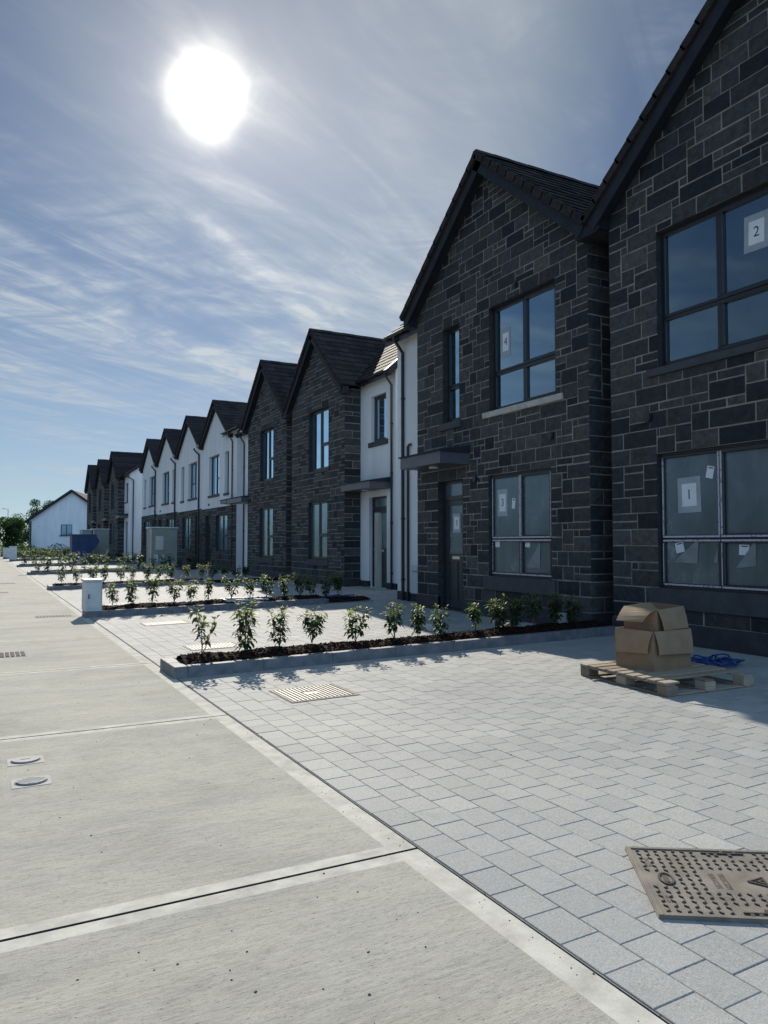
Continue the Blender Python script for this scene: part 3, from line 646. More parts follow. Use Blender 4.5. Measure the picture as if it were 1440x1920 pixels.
# --- white terrace of four gables over a stone ground floor
TB=[37.4,43.5,49.8,56.3,62.4]
TERR=[dict(W=(39.9,42.0),Nn=(38.1,38.85),L=(38.2,40.4),D=(41.5,42.6)),dict(W=(44.75,46.8),Nn=(48.0,48.8),L=(46.1,48.2),D=(43.8,44.9)),
      dict(W=(52.4,54.6),Nn=(50.6,51.4),L=(50.7,53.0),D=(54.7,55.7)),dict(W=(57.4,59.4),Nn=(60.7,61.5),L=(59.0,61.4),D=(56.9,57.9))]
TL=['white rendered terrace house nearest the fourth stone gable, stone ground floor','white rendered terrace house second from the near end, behind the kiosk','white rendered terrace house third from the near end of the white row','white rendered terrace house at the far end of the white row']
for i,d in enumerate(TERR):
    ya,yb=TB[i],TB[i+1]; ym=(ya+yb)/2; half=(yb-ya)/2; dz=.07*i; X=11.2
    root=thing('terrace_house',TL[i],'house',(X,ym,.15),'white gabled terrace houses')
    y0=36.7 if i==0 else ya+.002
    zs=3.55+dz
    up=[(d['W'][0],d['W'][1],4.27+dz,6.47+dz),(d['Nn'][0],d['Nn'][1],4.24+dz,6.44+dz)]; lo=[(d['L'][0],d['L'][1],1.16+dz,3.13+dz),(d['D'][0],d['D'][1],.2,3.16+dz)]
    ze,zr=7.32+dz,9.44+dz; t=(zr-ze)/half
    mb=MB(); panel(mb,(X,0,0),(0,1,0),(0,0,1),y0,yb,zs,ze-.1,up); mb.poly([(X,ya,ze-.1),(X,yb,ze-.1),(X,ym,zr-.3)]); reveals(mb,X,up,front=0,depth=.24)
    if i==0: mb.poly([(X,ya,ze-.1),(X,y0,ze-.1),(X,y0,7.3),(X,ya,7.3)])
    mb.build('rendered_wall',M['render'],root)
    sb=MB(); panel(sb,(X-.02,0,0),(0,1,0),(0,0,1),y0,yb,-.05,zs,lo,m=1); sb.poly([(X-.02,y0,zs),(X,y0,zs),(X,yb,zs),(X-.02,yb,zs)],1); reveals(sb,X-.02,lo)
    stones(sb,(X-.02,0,0),(0,1,0),(0,0,1),(-1,0,0),y0,yb,.42,zs,lo,(),60+i,.19,.15,joint=.022,detail=False); sb.build('stone_wall',[M['stone'],M['mortar']],root)
    D=d['D']
    for a_,b_ in((y0,D[0]),(D[1],yb)): p=MB(); p.box(X-.05,X,a_,b_,-.03,.42); p.build('plinth',M['plinth'],root)
    sd=MB(); 
    if i==0: sd.poly([(X,36.7,-.05),(19,36.7,-.05),(19,36.7,7.2),(15,36.7,9.3),(X,36.7,7.2)])
    if i==3: sd.poly([(X,yb,-.05),(19,yb,-.05),(19,yb,ze),(X,yb,ze)])
    sd.poly([(19,y0,-.05),(19,yb,-.05),(19,yb,ze),(19,y0,ze)]); sd.build('end_wall',M['render'],root)
    gable_roof(root,10.95,19,ym,half-.004,ze,zr,X,detail=(i==0),seed=70+i)
    interior(root,X,19,ya,yb,zt=7.0)
    k=[L1T,[(0,.5,0,1),(.5,1,0,.42),(.5,1,.42,1)]][i%2]
    window(root,X,up[0],k,inset=.16,simple_=True,sillh=.13); window(root,X,up[1],L1,inset=.16,simple_=True,sillh=.13); window(root,X-.02,lo[0],L1T,inset=.1,simple_=True,glass='glass_dusty')
    door(root,X-.02,lo[1],glazed=False)
    vent(root,X,d['D'][0]+.4,zs+.22,.07)
    if i==0:
        main_roof(root,10.95,15,35.9,37.6,7.3,9.4,detail=False); gutter(root,10.92,35.7,38.6,7.36,down=37.35,Xw=11.2,zb=.15,neck=.4)
        canopy(root,11.2,36.75,37.9,3.8,depth=.5,th=.2)
    if i<3: downpipe(root,10.98,TB[i+1]+.55,ze-.0,X,.15,neck=.35,yoff=-.55,r=.05); b=MB(); b.box(10.9,11.19,TB[i+1]-.25,TB[i+1]+.3,ze-.12,ze+.03); b.build('valley_box',M['pvc'],root)

# --- the three stone houses at the far end
FAR=[(69.1,74.5,71.8,9.98,7.4,(71.2,73.1,4.65,7.05),(71.2,73.6,1.5,3.5),66.5,(66.4,75.6)),(77.9,83.4,80.6,10.14,7.52,(79.6,81.6,4.85,7.1),(79.6,81.8,1.6,3.6),74.5,(75.6,84.3)),(86.4,91.6,88.95,10.36,7.6,(88.1,90.0,5.0,7.25),(88.1,90.2,1.7,3.7),83.4,(84.3,93.2))]
FL=['far stone house with a white side bay, just beyond the white terrace','far stone house in the middle of the last three gables','last stone house of the row, beside the white gabled bungalow']
for i,(ya,yb,ym,zr,ze,wu,wl,yy,mr) in enumerate(FAR):
    root=thing('stone_house',FL[i],'house',(10.35,ym,.13),'grey stone gabled houses along the road')
    half=3.15; t=(zr-ze)/half
    stone_gable(root,10.35,ya,yb,ze-.05,ym,ze-.05+t*(yb-ya)/2,[wu,wl],seed=90+i,detail=False,far=True,Xb=15)
    gable_roof(root,10.08,14.2,ym,half,ze,zr,10.35,detail=False,seed=95+i)
    main_roof(root,10.65,14.1,mr[0],mr[1],ze+.2,zr-.05,detail=False); interior(root,10.35,15,ya,yb,zt=7.2)
    window(root,10.35,wu,L1T,simple_=True,inset=.12); window(root,10.35,wl,L1T,simple_=True,glass='glass_dusty',inset=.12)
    hb=[(yy+.75,yy+2.1,5.2,6.87),(yy+.8,yy+2.0,.35,3.5)]
    bay_wall(root,10.9,yy,ya,ze+.2,hb,15); window(root,10.9,hb[0],L2H,simple_=True,inset=.12); door(root,10.9,hb[1],glazed=False)
    canopy(root,10.9,yy+.5,ya-.02,4.05,depth=.75); end_wall(root,yy,10.9,17,14.1,ze+.2,zr-.2)
    gutter(root,10.62,yy-.1,ya-.3,ze+.14); 
    mb=MB(); mb.tube([(10.62,yy-.05,ze+.08),(10.62,yy-.05,ze-.05),(11.2,yy-.08,ze-.35),(11.2,yy-.08,.2)],.05,8); mb.build('downpipe',M['pvc'],root)

# --- white bungalow closing the view
root=thing('bungalow','white rendered bungalow with one small gable window closing the far end of the road','house',(10.46,110,0))
u=Vector((math.cos(R(17)),-math.sin(R(17)),0)); nrm=Vector((-math.sin(R(17)),-math.cos(R(17)),0)); O=Vector((10.46,110,0))
def Bp(s,d,z): return O+u*s-nrm*d+Vector((0,0,z))
mb=MB(); hw=(-1.35,.12,2.75,4.2)
panel(mb,O,u,(0,0,1),-5.3,5.6,-.05,4.75,[hw],(0,8.62))
for s in(-5.3,5.6): mb.poly([Bp(s,0,-.05),Bp(s,14,-.05),Bp(s,14,4.75),Bp(s,0,4.75)])
mb.poly([Bp(-5.3,14,-.05),Bp(5.6,14,-.05),Bp(5.6,14,4.75),Bp(0,14,8.62),Bp(-5.3,14,4.75)])
mb.build('rendered_wall',M['render'],root)
mb=MB()
for z0,z1 in((-.03,.9),): mb.poly([Bp(-5.3,-.02,z0),Bp(5.6,-.02,z0),Bp(5.6,-.02,z1),Bp(-5.3,-.02,z1)]); mb.poly([Bp(-5.3,-.02,z1),Bp(5.6,-.02,z1),Bp(5.6,.0,z1),Bp(-5.3,.0,z1)])
mb.build('plinth',M['kerb'],root)
mb=MB()
for sg,e in((-1,5.85),(1,6.1)):
    S=(Bp(0,0,8.95)-Bp(sg*e,0,4.62)).normalized(); D=(Bp(0,0,8.95)-Bp(sg*e,0,4.62)).length; Nn=S.cross(-nrm)*(1 if sg<0 else -1); Nn=Nn if Nn.z>0 else -Nn
    tiles(mb,Bp(sg*e,-.35,4.62),-nrm,14.6,S,D,Nn,detail=False,g=.4)
r=mb.build('roof',M['tile'],root)
mb=MB()
for sg,e in((-1,5.85),(1,6.1)):
    A=Bp(sg*e,-.36,4.58); B=Bp(0,-.36,8.93); c=(A+B)/2; S=(B-A).normalized(); W_=S.cross(nrm); mb.obox(c-Vector((0,0,.1)),nrm,S,W_,.03,(B-A).length/2,.16)
mb.build('barge_board',M['fascia'],root)
mb=MB(); a,b,c,d=hw
for (s0,s1,z0,z1) in((a,a+.08,c,d),(b-.08,b,c,d),(a+.08,b-.08,c,c+.08),(a+.08,b-.08,d-.08,d),((a+b)/2-.05,(a+b)/2+.05,c+.08,d-.08)):
    mb.obox(Bp((s0+s1)/2,.12,(z0+z1)/2),u,(0,0,1),nrm,(s1-s0)/2,(z1-z0)/2,.04)
w=mb.build('window',M['upvc'],root); mb=MB(); mb.poly([Bp(a,.13,c),Bp(b,.13,c),Bp(b,.13,d),Bp(a,.13,d)]); mb.build('pane',M['glass'],w)
mb=MB(); mb.obox(Bp((a+b)/2,.02,c-.07),u,(0,0,1),nrm,(b-a)/2+.15,.06,.12); mb.build('sill',M['sill'],w)
mb=MB(); mb.tube([Bp(-5.15,-.08,4.6),Bp(-5.15,-.08,.1)],.09,8); mb.tube([Bp(-5.75,-.3,4.5),Bp(-5.75,14,4.5)],.09,8); mb.build('downpipe',M['pvc'],root)
mb=MB(); mb.obox(Bp(-4.1,-.06,4.0),u,(0,0,1),nrm,.12,.07,.06); mb.build('wall_lamp',M['white'],root)

# ------------------------------------------------------------------ ground, road, paving
mb=MB(); 
mb.poly([(-400,-250,-.30),(400,-250,-.30),(400,700,-.30),(-400,700,-.30)])
struct(mb.build('ground',M['grass']))
mb=MB(); mb.poly([(-6.5,-14,-.12),(XE+.02,-14,-.12),(XE+.02,160,-.12),(-6.5,160,-.12)]); struct(mb.build('road_base',M['joint']))
mb=MB(); ys=[3.34+3.37*k for k in range(-5,44)]
for a,b in zip(ys,ys[1:]):
    y0,y1=a+.010,b-.010; x0,x1=-6.3,XE-.012; e=.135; s=.088; 
    def q(xa,xb,ya,yb,m): mb.poly([(xa,ya,0),(xb,ya,0),(xb,yb,0),(xa,yb,0)],m)
    q(x0,x1-e,y0+s,y1-s,0); q(x0,x1-e,y0,y0+s,1); q(x0,x1-e,y1-s,y1,1); q(x1-e,x1,y0,y1,1)
    for A,B in(((x0,y0),(x1,y0)),((x1,y0),(x1,y1)),((x1,y1),(x0,y1)),((x0,y1),(x0,y0))):
        mb.poly([(A[0],A[1],-.12),(B[0],B[1],-.12),(B[0],B[1],0),(A[0],A[1],0)],2)
struct(mb.build('road',[M['road'],M['trowel'],M['joint']]))
mb=MB(); mb.box(-8.3,-6.5,-14,160,-.06,.1); struct(mb.build('opposite_pavement',M['trowel']))
mb=MB(); mb.poly([(-45,-60,-.02),(-8.3,-60,-.02),(-8.3,170,-.02),(-45,170,-.02)]); struct(mb.build('building_plot',M['soil']))
# driveways: every paver is laid
rng=random.Random(5); mb=MB(); PX,PY=.2,.2285
def pz(x): return zg(x)
mb.poly([(XE+.005,-4,-.006),(16.5,-4,pz(16.5)-.006),(16.5,112,pz(16.5)-.006),(XE+.005,112,-.006)],1)
mb.poly([(XE+.005,-4,-.06),(XE+.005,112,-.06),(XE+.005,112,-.006),(XE+.005,-4,-.006)],1)
for i in range(47):
    x0=XE+.012+i*PX; x1=x0+PX-.003
    off=.115 if i%2 else 0.0
    y=2.06-PY*24+off
    while y<52:
        y0,y1=y+.0022,y+PY-.0022; y+=PY
        lim=8.86 if y1<14.95 else (9.48 if y1<17.05 else 12)
        if x1>lim and y0>3.3 and y1<17: continue
        tn=min(1,max(0,rng.gauss(.5,.2))); dz=rng.uniform(-.0012,.0012)
        if y1<15 and x0<9:
            b=.0025; z0,z1=pz(x0)+dz,pz(x1)+dz
            P=[(x0,y0,z0-.008),(x1,y0,z1-.008),(x1,y1,z1-.008),(x0,y1,z0-.008),(x0,y0,z0-b),(x1,y0,z1-b),(x1,y1,z1-b),(x0,y1,z0-b),(x0+b,y0+b,z0),(x1-b,y0+b,z1),(x1-b,y1-b,z1),(x0+b,y1-b,z0)]
            mb.raw(P,[(8,9,10,11),(4,5,9,8),(5,6,10,9),(6,7,11,10),(7,4,8,11),(0,1,5,4),(1,2,6,5),(2,3,7,6),(3,0,4,7)],0,tn)
        else:
            mb.poly([(x0,y0,pz(x0)),(x1,y0,pz(x1)),(x1,y1,pz(x1)),(x0,y1,pz(x0))],0,tn)
for k in range(30):      # beyond 52 m single joints are below a pixel
    y0=52+k*2; mb.poly([(XE+.012,y0,0),(16,y0,pz(16)),(16,y0+1.99,pz(16)),(XE+.012,y0+1.99,0)],0,rng.uniform(.4,.6))
struct(mb.build('driveway_paving',[M['paver'],M['sandjoint']]))

# ------------------------------------------------------------------ raised beds
def bed(label,y0,y1,x0,x1,xk,seed,chips=700,kh=.135,cabinet=False):
    """stone kerb box to xk, flush strip beyond it up to x1"""
    root=thing('planting_bed',label,'planting bed',((x0+x1)/2,(y0+y1)/2,0),'raised planting beds between the driveways')
    rng=random.Random(seed); mb=MB(); kw=.125
    def kbox(a,b,c,d,h):
        za,zb_=zg(a),zg(b)
        g=.003
        vs=[(a+g,c,za-.02),(b-g,c,zb_-.02),(b-g,d,zb_-.02),(a+g,d,za-.02),(a+g,c,za+h-.008),(b-g,c,zb_+h-.008),(b-g,d,zb_+h-.008),(a+g,d,za+h-.008),(a+g+.006,c+.008,za+h),(b-g-.006,c+.008,zb_+h),(b-g-.006,d-.008,zb_+h),(a+g+.006,d-.008,za+h)]
        mb.raw(vs,[(8,9,10,11),(4,5,9,8),(5,6,10,9),(6,7,11,10),(7,4,8,11),(0,1,5,4),(1,2,6,5),(2,3,7,6),(3,0,4,7)],0,rng.random())
    kbox(x0,x0+.16,y0,y0+(y1-y0)*.45,kh); kbox(x0,x0+.16,y0+(y1-y0)*.45+.003,y1,kh)
    x=x0+.16
    while x<xk-.05:
        xn=min(xk,x+.915); kbox(x,xn,y0,y0+kw,kh); kbox(x,xn,y1-kw*.8,y1,kh); x=xn
    while x<x1-.05:
        xn=min(x1,x+.915); kbox(x,xn,y0,y0+.06,.02); kbox(x,xn,y1-.06,y1,.02); x=xn
    if xk<x1-.1: kbox(xk,xk+.12,y0+kw,y1-kw*.8,kh*.8)
    mb.build('kerb',M['kerb'],root)
    mb=MB(); nx=int((x1-x0-.16)/.055); ny=12
    def hz(x,y):
        t=(y-y0-kw)/(y1-y0-2*kw); top=(kh-.02 if x<xk else .03)
        return zg(x)+top+.075*math.sin(math.pi*min(1,max(0,t)))**.7*(1+.5*mnoise.noise((x*1.7,y*2+seed,0)))+.014*mnoise.noise((x*14,y*14,seed))+.008*mnoise.noise((x*40,y*40,seed))
    xs=[x0+.16+(x1-x0-.17)*i/nx for i in range(nx+1)]; yv=[y0+kw+.001+(y1-y0-kw*1.8-.002)*j/ny for j in range(ny+1)]
    vs=[(x,y,hz(x,y)) for x in xs for y in yv]
    n0=len(mb.v); mb.v.extend(vs)
    for i in range(nx):
        for j in range(ny):
            a=n0+i*(ny+1)+j; mb.f.append((a,a+ny+1,a+ny+2,a+1)); mb.m.append(0); mb.t.append(rng.random()*.6)
    for k in range(chips):
        x,y=rng.uniform(x0+.2,x1-.05),rng.uniform(y0+kw+.02,y1-kw); z=hz(x,y)+.006
        a=rng.uniform(0,6.28); U=Vector((math.cos(a),math.sin(a),rng.uniform(-.5,.5))); V=U.cross(Vector((rng.uniform(-.3,.3),rng.uniform(-.3,.3),1))); 
        mb.obox((x,y,z),U,V,U.cross(V),rng.uniform(.01,.032),rng.uniform(.004,.011),.004,0,rng.random()**2)
    mb.build('bark_mulch',M['mulch'],root)
    return hz
BEDS=[('nearest raised planting bed, its grey kerb before the two nearest stone houses',8.74,9.52,1.95,8.86,8.86,1,2200),
 ('raised planting bed with the grey cabinet at its road end',16.8,17.75,1.95,8.7,7.4,2,1200),
 ('raised planting bed third from the camera, behind the one with the metal cabinet',27.4,28.4,1.95,10.4,7.2,3,500),
 ('raised planting bed fourth from the camera, in front of the white terrace',41.5,42.6,1.97,10.9,9.5,4,0),
 ('raised planting bed fifth from the camera, seen as a thin dark kerb before the kiosk',56,57.3,2.0,10.9,9.5,5,0),
 ('low planting bed sixth from the camera, ending at the pair of distant grey cabinets',75,76.6,2.3,10.2,10.2,6,0),
 ('farthest planting bed of the row, below the blue skip and the white bungalow',91,92.8,2.4,10.2,10.2,7,0)]
HZ=[bed(*b) for b in BEDS]
mb=MB()
for (a,b,c,d) in((4.95,6.0,17.02,17.09),(4.95,6.0,17.5,17.57),(4.95,5.03,17.09,17.5),(5.92,6.0,17.09,17.5)): mb.box(a,b,c,d,.15,.26,bev=.006)
mb.box(5.05,5.9,17.11,17.48,.15,.235,1)
tag(mb.build('chamber_frame',[M['galvlight'],M['castdark']]),'pale rectangular chamber frame set among the bark of the second bed','chamber frame')

# ------------------------------------------------------------------ shrubs
def bush_mesh(seed,nl,h,ls,kind):
    """stem and foliage of one young laurel"""
    rng=random.Random(seed); st=MB(); lf=MB(); tips=[]
    nb=rng.randint(3,5)
    for b in range(nb):
        a=6.28*b/nb+rng.uniform(-.5,.5); lean=rng.uniform(.08,.26)*kind[1]; hh=h*rng.uniform(.78,1.0)
        s0=rng.uniform(.0,.3)*h if b else 0
        p=[Vector((0,0,-.03)),Vector((.01,0,max(.02,s0)))]
        n=5
        for k in range(1,n+1):
            t=k/n; z=s0+(hh-s0)*t
            p.append(Vector((math.cos(a)*lean*t**.7*h*1.4+rng.uniform(-.012,.012),math.sin(a)*lean*t**.7*h*1.4+rng.uniform(-.012,.012),z)))
        st.tube(p,.007,5,0,.5,True,.0025); tips.append(p)
    for k in range(nl):
        p=rng.choice(tips); t=rng.uniform(kind[0],1)**.85; i=min(len(p)-2,int(t*(len(p)-1))); q=p[i].lerp(p[i+1],t*(len(p)-1)-i)
        a=rng.uniform(0,6.28); up=(rng.uniform(.2,1.1) if t>.9 else rng.uniform(-1.0,.35))
        d=Vector((math.cos(a),math.sin(a),up)).normalized(); off=rng.uniform(.0,.09)*h*2*(1-.5*t)*kind[1]
        o=q+Vector((math.cos(a),math.sin(a),.35)).normalized()*off
        L=ls*rng.uniform(.7,1.2)*(1 if t<.9 else .75); w=L*rng.uniform(.19,.26); side=d.cross(Vector((0,0,1))); side=side.normalized() if side.length>.01 else Vector((1,0,0)); nn=side.cross(d).normalized()
        tn=min(1,max(0,(.12+.35*rng.random() if t<.82 else .55+.45*rng.random())))
        m1=o+d*L*.35+nn*L*.02; m2=o+d*L*.72-nn*L*.05; tip=o+d*L-nn*L*.17
        vs=[o,m1+side*w-nn*w*-.25,m1,m1-side*w+nn*w*.25,m2+side*w*.75+nn*w*.2,m2,m2-side*w*.75+nn*w*.2,tip]
        lf.raw(vs,[(0,2,1),(0,3,2),(1,2,5,4),(2,3,6,5),(4,5,7),(5,6,7)],0,tn)
        if off>.03 and nl>60: st.tube([q,o],.0025,3,0,.5,False)
    return st,lf
PROT={}
def proto(key,seed,nl,h,ls,kind):
    st,lf=bush_mesh(seed,nl,h,ls,kind); r=thing('laurel_bush','','bush'); s=st.build('stem',M['bark'],r); l=lf.build('foliage',M['leaf'],r); PROT[key]=r; return r
ORD=['first','second','third','fourth','fifth','sixth','seventh','eighth','ninth','tenth','eleventh','twelfth','thirteenth','fourteenth','fifteenth']
NK=[(.35,.85),(.14,.85),(.22,1.0),(.3,1.0),(.25,1.0),(.25,.8),(.2,.75),(.12,.65),(.3,.75),(.15,.9),(.22,.8)]
for k in range(11): proto(('n',k),100+k,[120,240,200,190,170,155,180,150,150,230,200][k],[.56,.62,.54,.50,.54,.50,.47,.45,.43,.47,.5][k],.094,NK[k])
for k in range(5): proto(('m',k),200+k,170,.56,.098,[(.25,.85),(.2,.7),(.3,.9),(.18,.75),(.28,.95)][k])
for k in range(4): proto(('f',k),300+k,75,.66,.16,[(.15,.9),(.1,.85),(.2,1.0),(.15,.8)][k])
def put_bush(key,x,y,z,rot,sc,label,group,first={}):
    src=PROT[key]
    if key not in first: first[key]=1; r=src; kids=[]
    else:
        r=src.copy(); COL.objects.link(r)
        for ch in list(src.children): c=ch.copy(); c.parent=r; COL.objects.link(c)
    r.location=(x,y,z-.01); r.rotation_euler=(0,0,rot); r.scale=(sc,sc,sc); r['label']=label; r['category']='bush'; r['group']=group
rng=random.Random(77)
X1=[2.39,2.92,3.38,3.86,4.48,5.1,5.45,5.83,6.42,6.87,7.18,7.55,7.95,8.35]
LOOK=['thin forked','tall leaning','broad','umbrella shaped pale topped','loose','slender upright','rounded','glossy small leaved','lopsided','bushy bright topped','dark','dark spreading','deeply shaded','deeply shaded']
for i,x in enumerate(X1):
    y=9.2+rng.uniform(-.05,.05); z=HZ[0](x,y)
    put_bush(('n',i if i<11 else i-6),x,y,z,rng.uniform(0,6.28) if i>3 else .4*i,[1,1.02,1,1,1,1,1.0,1,1,1.05,1,1,1.05,1.05][i],f'{LOOK[i]} young laurel, {ORD[i]} from the road in the nearest bed','laurels in the nearest bed')
X2=[2.5,2.92,3.34,3.85,4.22,4.66,5.17,5.61,6.06,6.54,6.92,7.18,7.6,7.98]
for i,x in enumerate(X2):
    y=17.33+rng.uniform(-.08,.08); put_bush(('m',(i*3+i//5)%5),x,y,HZ[1](x,y),rng.uniform(0,6.28),rng.uniform(.9,1.12),f'young laurel bush, {ORD[i]} from the road in the bed with the metal cabinet','laurels in the bed with the cabinet')
X3=[2.38,2.85,3.38,3.76,4.32,4.73,5.21,5.66,6.08,6.67,7.19,7.63,8.08,8.5,8.92]
for i,x in enumerate(X3):
    y=27.95+rng.uniform(-.1,.1); put_bush(('m',(i*2+i//4)%5),x,y,HZ[2](x,y),rng.uniform(0,6.28),rng.uniform(.92,1.18),f'young laurel bush, {ORD[i]} from the road in the third bed from the camera','laurels in the third bed')
for bi,(n,step,sc) in zip(range(3,7),((16,.56,1.0),(17,.55,1.05),(17,.5,1.15),(17,.5,1.25))):
    b=BEDS[bi]; wh=['fourth','fifth','sixth','farthest'][bi-3]
    for i in range(n):
        x=b[3]+.45+step*i+rng.uniform(-.1,.1); y=(b[1]+b[2])/2+rng.uniform(-.2,.2)
        if x>b[4]-.1: continue
        put_bush(('f',rng.randrange(4)),x,y,HZ[bi](x,y),rng.uniform(0,6.28),sc*rng.uniform(.85,1.2),f'small laurel bush among the crowded row in the {wh} bed from the camera',f'laurels in the {wh} bed')

# ------------------------------------------------------------------ service covers
def cyl(mb,x,y,z0,z1,r,n=24,m=0,sy=1.0):
    vs=[(x+r*math.cos(6.2832*k/n),y+sy*r*math.sin(6.2832*k/n),z) for z in(z0,z1) for k in range(n)]
    mb.raw(vs,[tuple(range(n,2*n))]+[(k,(k+1)%n,n+(k+1)%n,n+k) for k in range(n)],m)
# loose chequered lid lying on the paving
c0=Vector((2.872,2.80,0)); e1=Vector((-.392,-.562,0)).normalized(); e2=Vector((.562,-.392,0)).normalized(); L1_,L2_=.69,.86
zc=zg(2.9)+.004; up=Vector((-SL,0,1)).normalized(); e1=(e1-up*e1.dot(up)).normalized(); e2=(e2-up*e2.dot(up)).normalized()
def lid(a,b,z): p=c0+e1*a+e2*b; return Vector((p.x,p.y,zg(p.x)+.001+(z if z<.015 else z-.012)))
root=thing('service_cover','loose rust brown chequered service lid lying skewed on the paving at the lower right','service cover',tuple(lid(L1_/2,L2_/2,0)))
mb=MB(); mb.obox(lid(L1_/2,L2_/2,.009)-up*.006,e1,e2,up,L1_/2,L2_/2,.009,bev=.003)
mb.obox(lid(L1_/2,.012,.027),e1,e2,up,L1_/2-.004,.010,.003); mb.obox(lid(L1_/2,L2_-.012,.027),e1,e2,up,L1_/2-.004,.010,.003)
mb.obox(lid(.012,L2_/2,.027),e2,e1,up,L2_/2-.026,.010,.003); mb.obox(lid(L1_-.012,L2_/2,.027),e2,e1,up,L2_/2-.026,.010,.003)
mb.build('lid',M['cast'],root)
mb=MB(); k=0
for i in range(15):
    for j in range(19):
        a=.045+i*.0428; b=.05+j*.0424
        if .22<a<.47 and .29<b<.57 and not(a<.0): 
            continue
        if abs(a-L1_/2)<.07 and b<.17: continue
        if (a<.12 or a>L1_-.12) and .34<b<.56: continue
        d=(e1+e2*(1 if (i+j)%2 else -1)*1.0).normalized()
        mb.obox(lid(a,b,.0275),d,d.cross(up),up,.0105,.0030,.0024)
mb.build('tread_studs',M['castdark'],root)
mb=MB()
def lidtext(txt,a,b,size,flip=1):
    me=glyph(txt); mb=MB()
    # text runs across the lid, read from the house side
    mb.raw([lid(a+v.co.x*size*flip,b-v.co.y*size*-1,.0262) for v in me.vertices],[tuple(p.vertices) for p in me.polygons]); mb.build('raised_lettering',M['castdark'],root)
lidtext('SERVICES',L1_/2,.325,.036); lidtext('TELECOM',L1_/2,.368,.036)
lidtext('EN 124',L1_*.25,.07,.03); lidtext('B125',L1_*.78,.075,.03)
mb=MB()
pts=[(L1_/2-.045,.545),(L1_/2+.045,.545),(L1_/2,.47)]
for (p,q) in zip(pts,pts[1:]+pts[:1]):
    A,B=lid(*p,.027),lid(*q,.027); mb.obox((A+B)/2,B-A,(B-A).cross(up),up,(B-A).length/2,.004,.003)
A,B=lid(L1_/2-.016,.537,.027),lid(L1_/2+.006,.50,.027); mb.obox((A+B)/2,B-A,(B-A).cross(up),up,(B-A).length/2,.005,.004)
A,B=lid(L1_/2+.02,.537,.027),lid(L1_/2-.002,.505,.027); mb.obox((A+B)/2,B-A,(B-A).cross(up),up,(B-A).length/2,.005,.004)
mb.build('emblem',M['castdark'],root)
for bb,aa in((.45,.05),(.45,L1_-.05)):
    mb=MB()
    A,B=lid(aa,bb-.1,.027),lid(aa,bb+.1,.027); mb.obox((A+B)/2,B-A,(B-A).cross(up),up,.10,.004,.004)
    for q in(-.07,-.035,0,.03,.06): mb.obox(lid(aa+.018*(1 if int(q*100)%2 else -1),bb+q,.027),e1,e2,up,.012,.008,.0035)
    mb.build('lifting_slot',M['castdark'],root)
mb=MB()
n=18
for k in range(n):
    t0,t1=6.2832*k/n,6.2832*(k+1)/n; A=lid(L1_/2+.055*math.cos(t0),.115+.03*math.sin(t0),.0265); B=lid(L1_/2+.055*math.cos(t1),.115+.03*math.sin(t1),.0265); mb.obox((A+B)/2,B-A,(B-A).cross(up),up,(B-A).length/2,.005,.004)
mb.obox(lid(L1_/2,.115,.0262),e1,e2,up,.035,.012,.002)
mb.build('keyhole',M['castdark'],root)
def slat_cover(label,x0,x1,y0,y1,bars=15):
    root=thing('drain_cover',label,'drain cover',((x0+x1)/2,(y0+y1)/2,zg(x0)),'slatted covers in the driveways')
    z=lambda x:zg(x)
    mb=MB()
    def rb(a,b,c,d,h0,h1,m=0):
        vs=[(a,c,z(a)+h0),(b,c,z(b)+h0),(b,d,z(b)+h0),(a,d,z(a)+h0),(a,c,z(a)+h1),(b,c,z(b)+h1),(b,d,z(b)+h1),(a,d,z(a)+h1)]
        mb.raw(vs,[(4,5,6,7),(0,1,5,4),(1,2,6,5),(2,3,7,6),(3,0,4,7)],m)
    rb(x0-.012,x1+.012,y0-.012,y1+.012,-.01,.0015,1)
    rb(x0+.004,x1-.004,y0+.004,y0+.032,.0,.006); rb(x0+.004,x1-.004,y1-.032,y1-.004,0,.006); rb(x0+.004,x0+.032,y0+.036,y1-.036,0,.006); rb(x1-.032,x1-.004,y0+.036,y1-.036,0,.006)
    mb.build('cover_frame',[M['cast'],M['castdark']],root)
    mb=MB(); w=(x1-x0-.08)/bars
    for k in range(bars):
        a=x0+.04+k*w; 
        if 5<=k<=8: rb(a,a+w*.5,y0+.04,y0+.28,.001,.008); rb(a,a+w*.5,y1-.26,y1-.04,.001,.008)
        else: rb(a,a+w*.5,y0+.04,y1-.04,.001,.008)
    rb(x0+.04+5*w,x0+.04+8.7*w,(y0+y1)/2-.05,(y0+y1)/2+.05,.001,.007)
    mb.build('slats',M['slat'],root)
M['coverframe']=simple('worn_cover_frame',(.31,.305,.285),(.42,.415,.385),.85,9,150,.3); M['coverlid']=simple('worn_cover_lid',(.28,.275,.26),(.40,.39,.365),.8,9,150,.3)
M['slat']=simple('worn_cast_slat',(.22,.205,.165),(.36,.335,.275),.6,10,160,.35,.003)
slat_cover('slatted service cover in the driveway in front of the nearest bed',2.665,3.385,6.85,7.53)
slat_cover('slatted service cover just behind the nearest bed, partly hidden by its first bushes',2.67,3.45,10.85,11.42)
slat_cover('slatted service cover in front of the bed with the metal cabinet',2.70,3.55,14.5,15.1)
slat_cover('slatted service cover behind the metal cabinet',2.7,3.5,19.6,20.3)
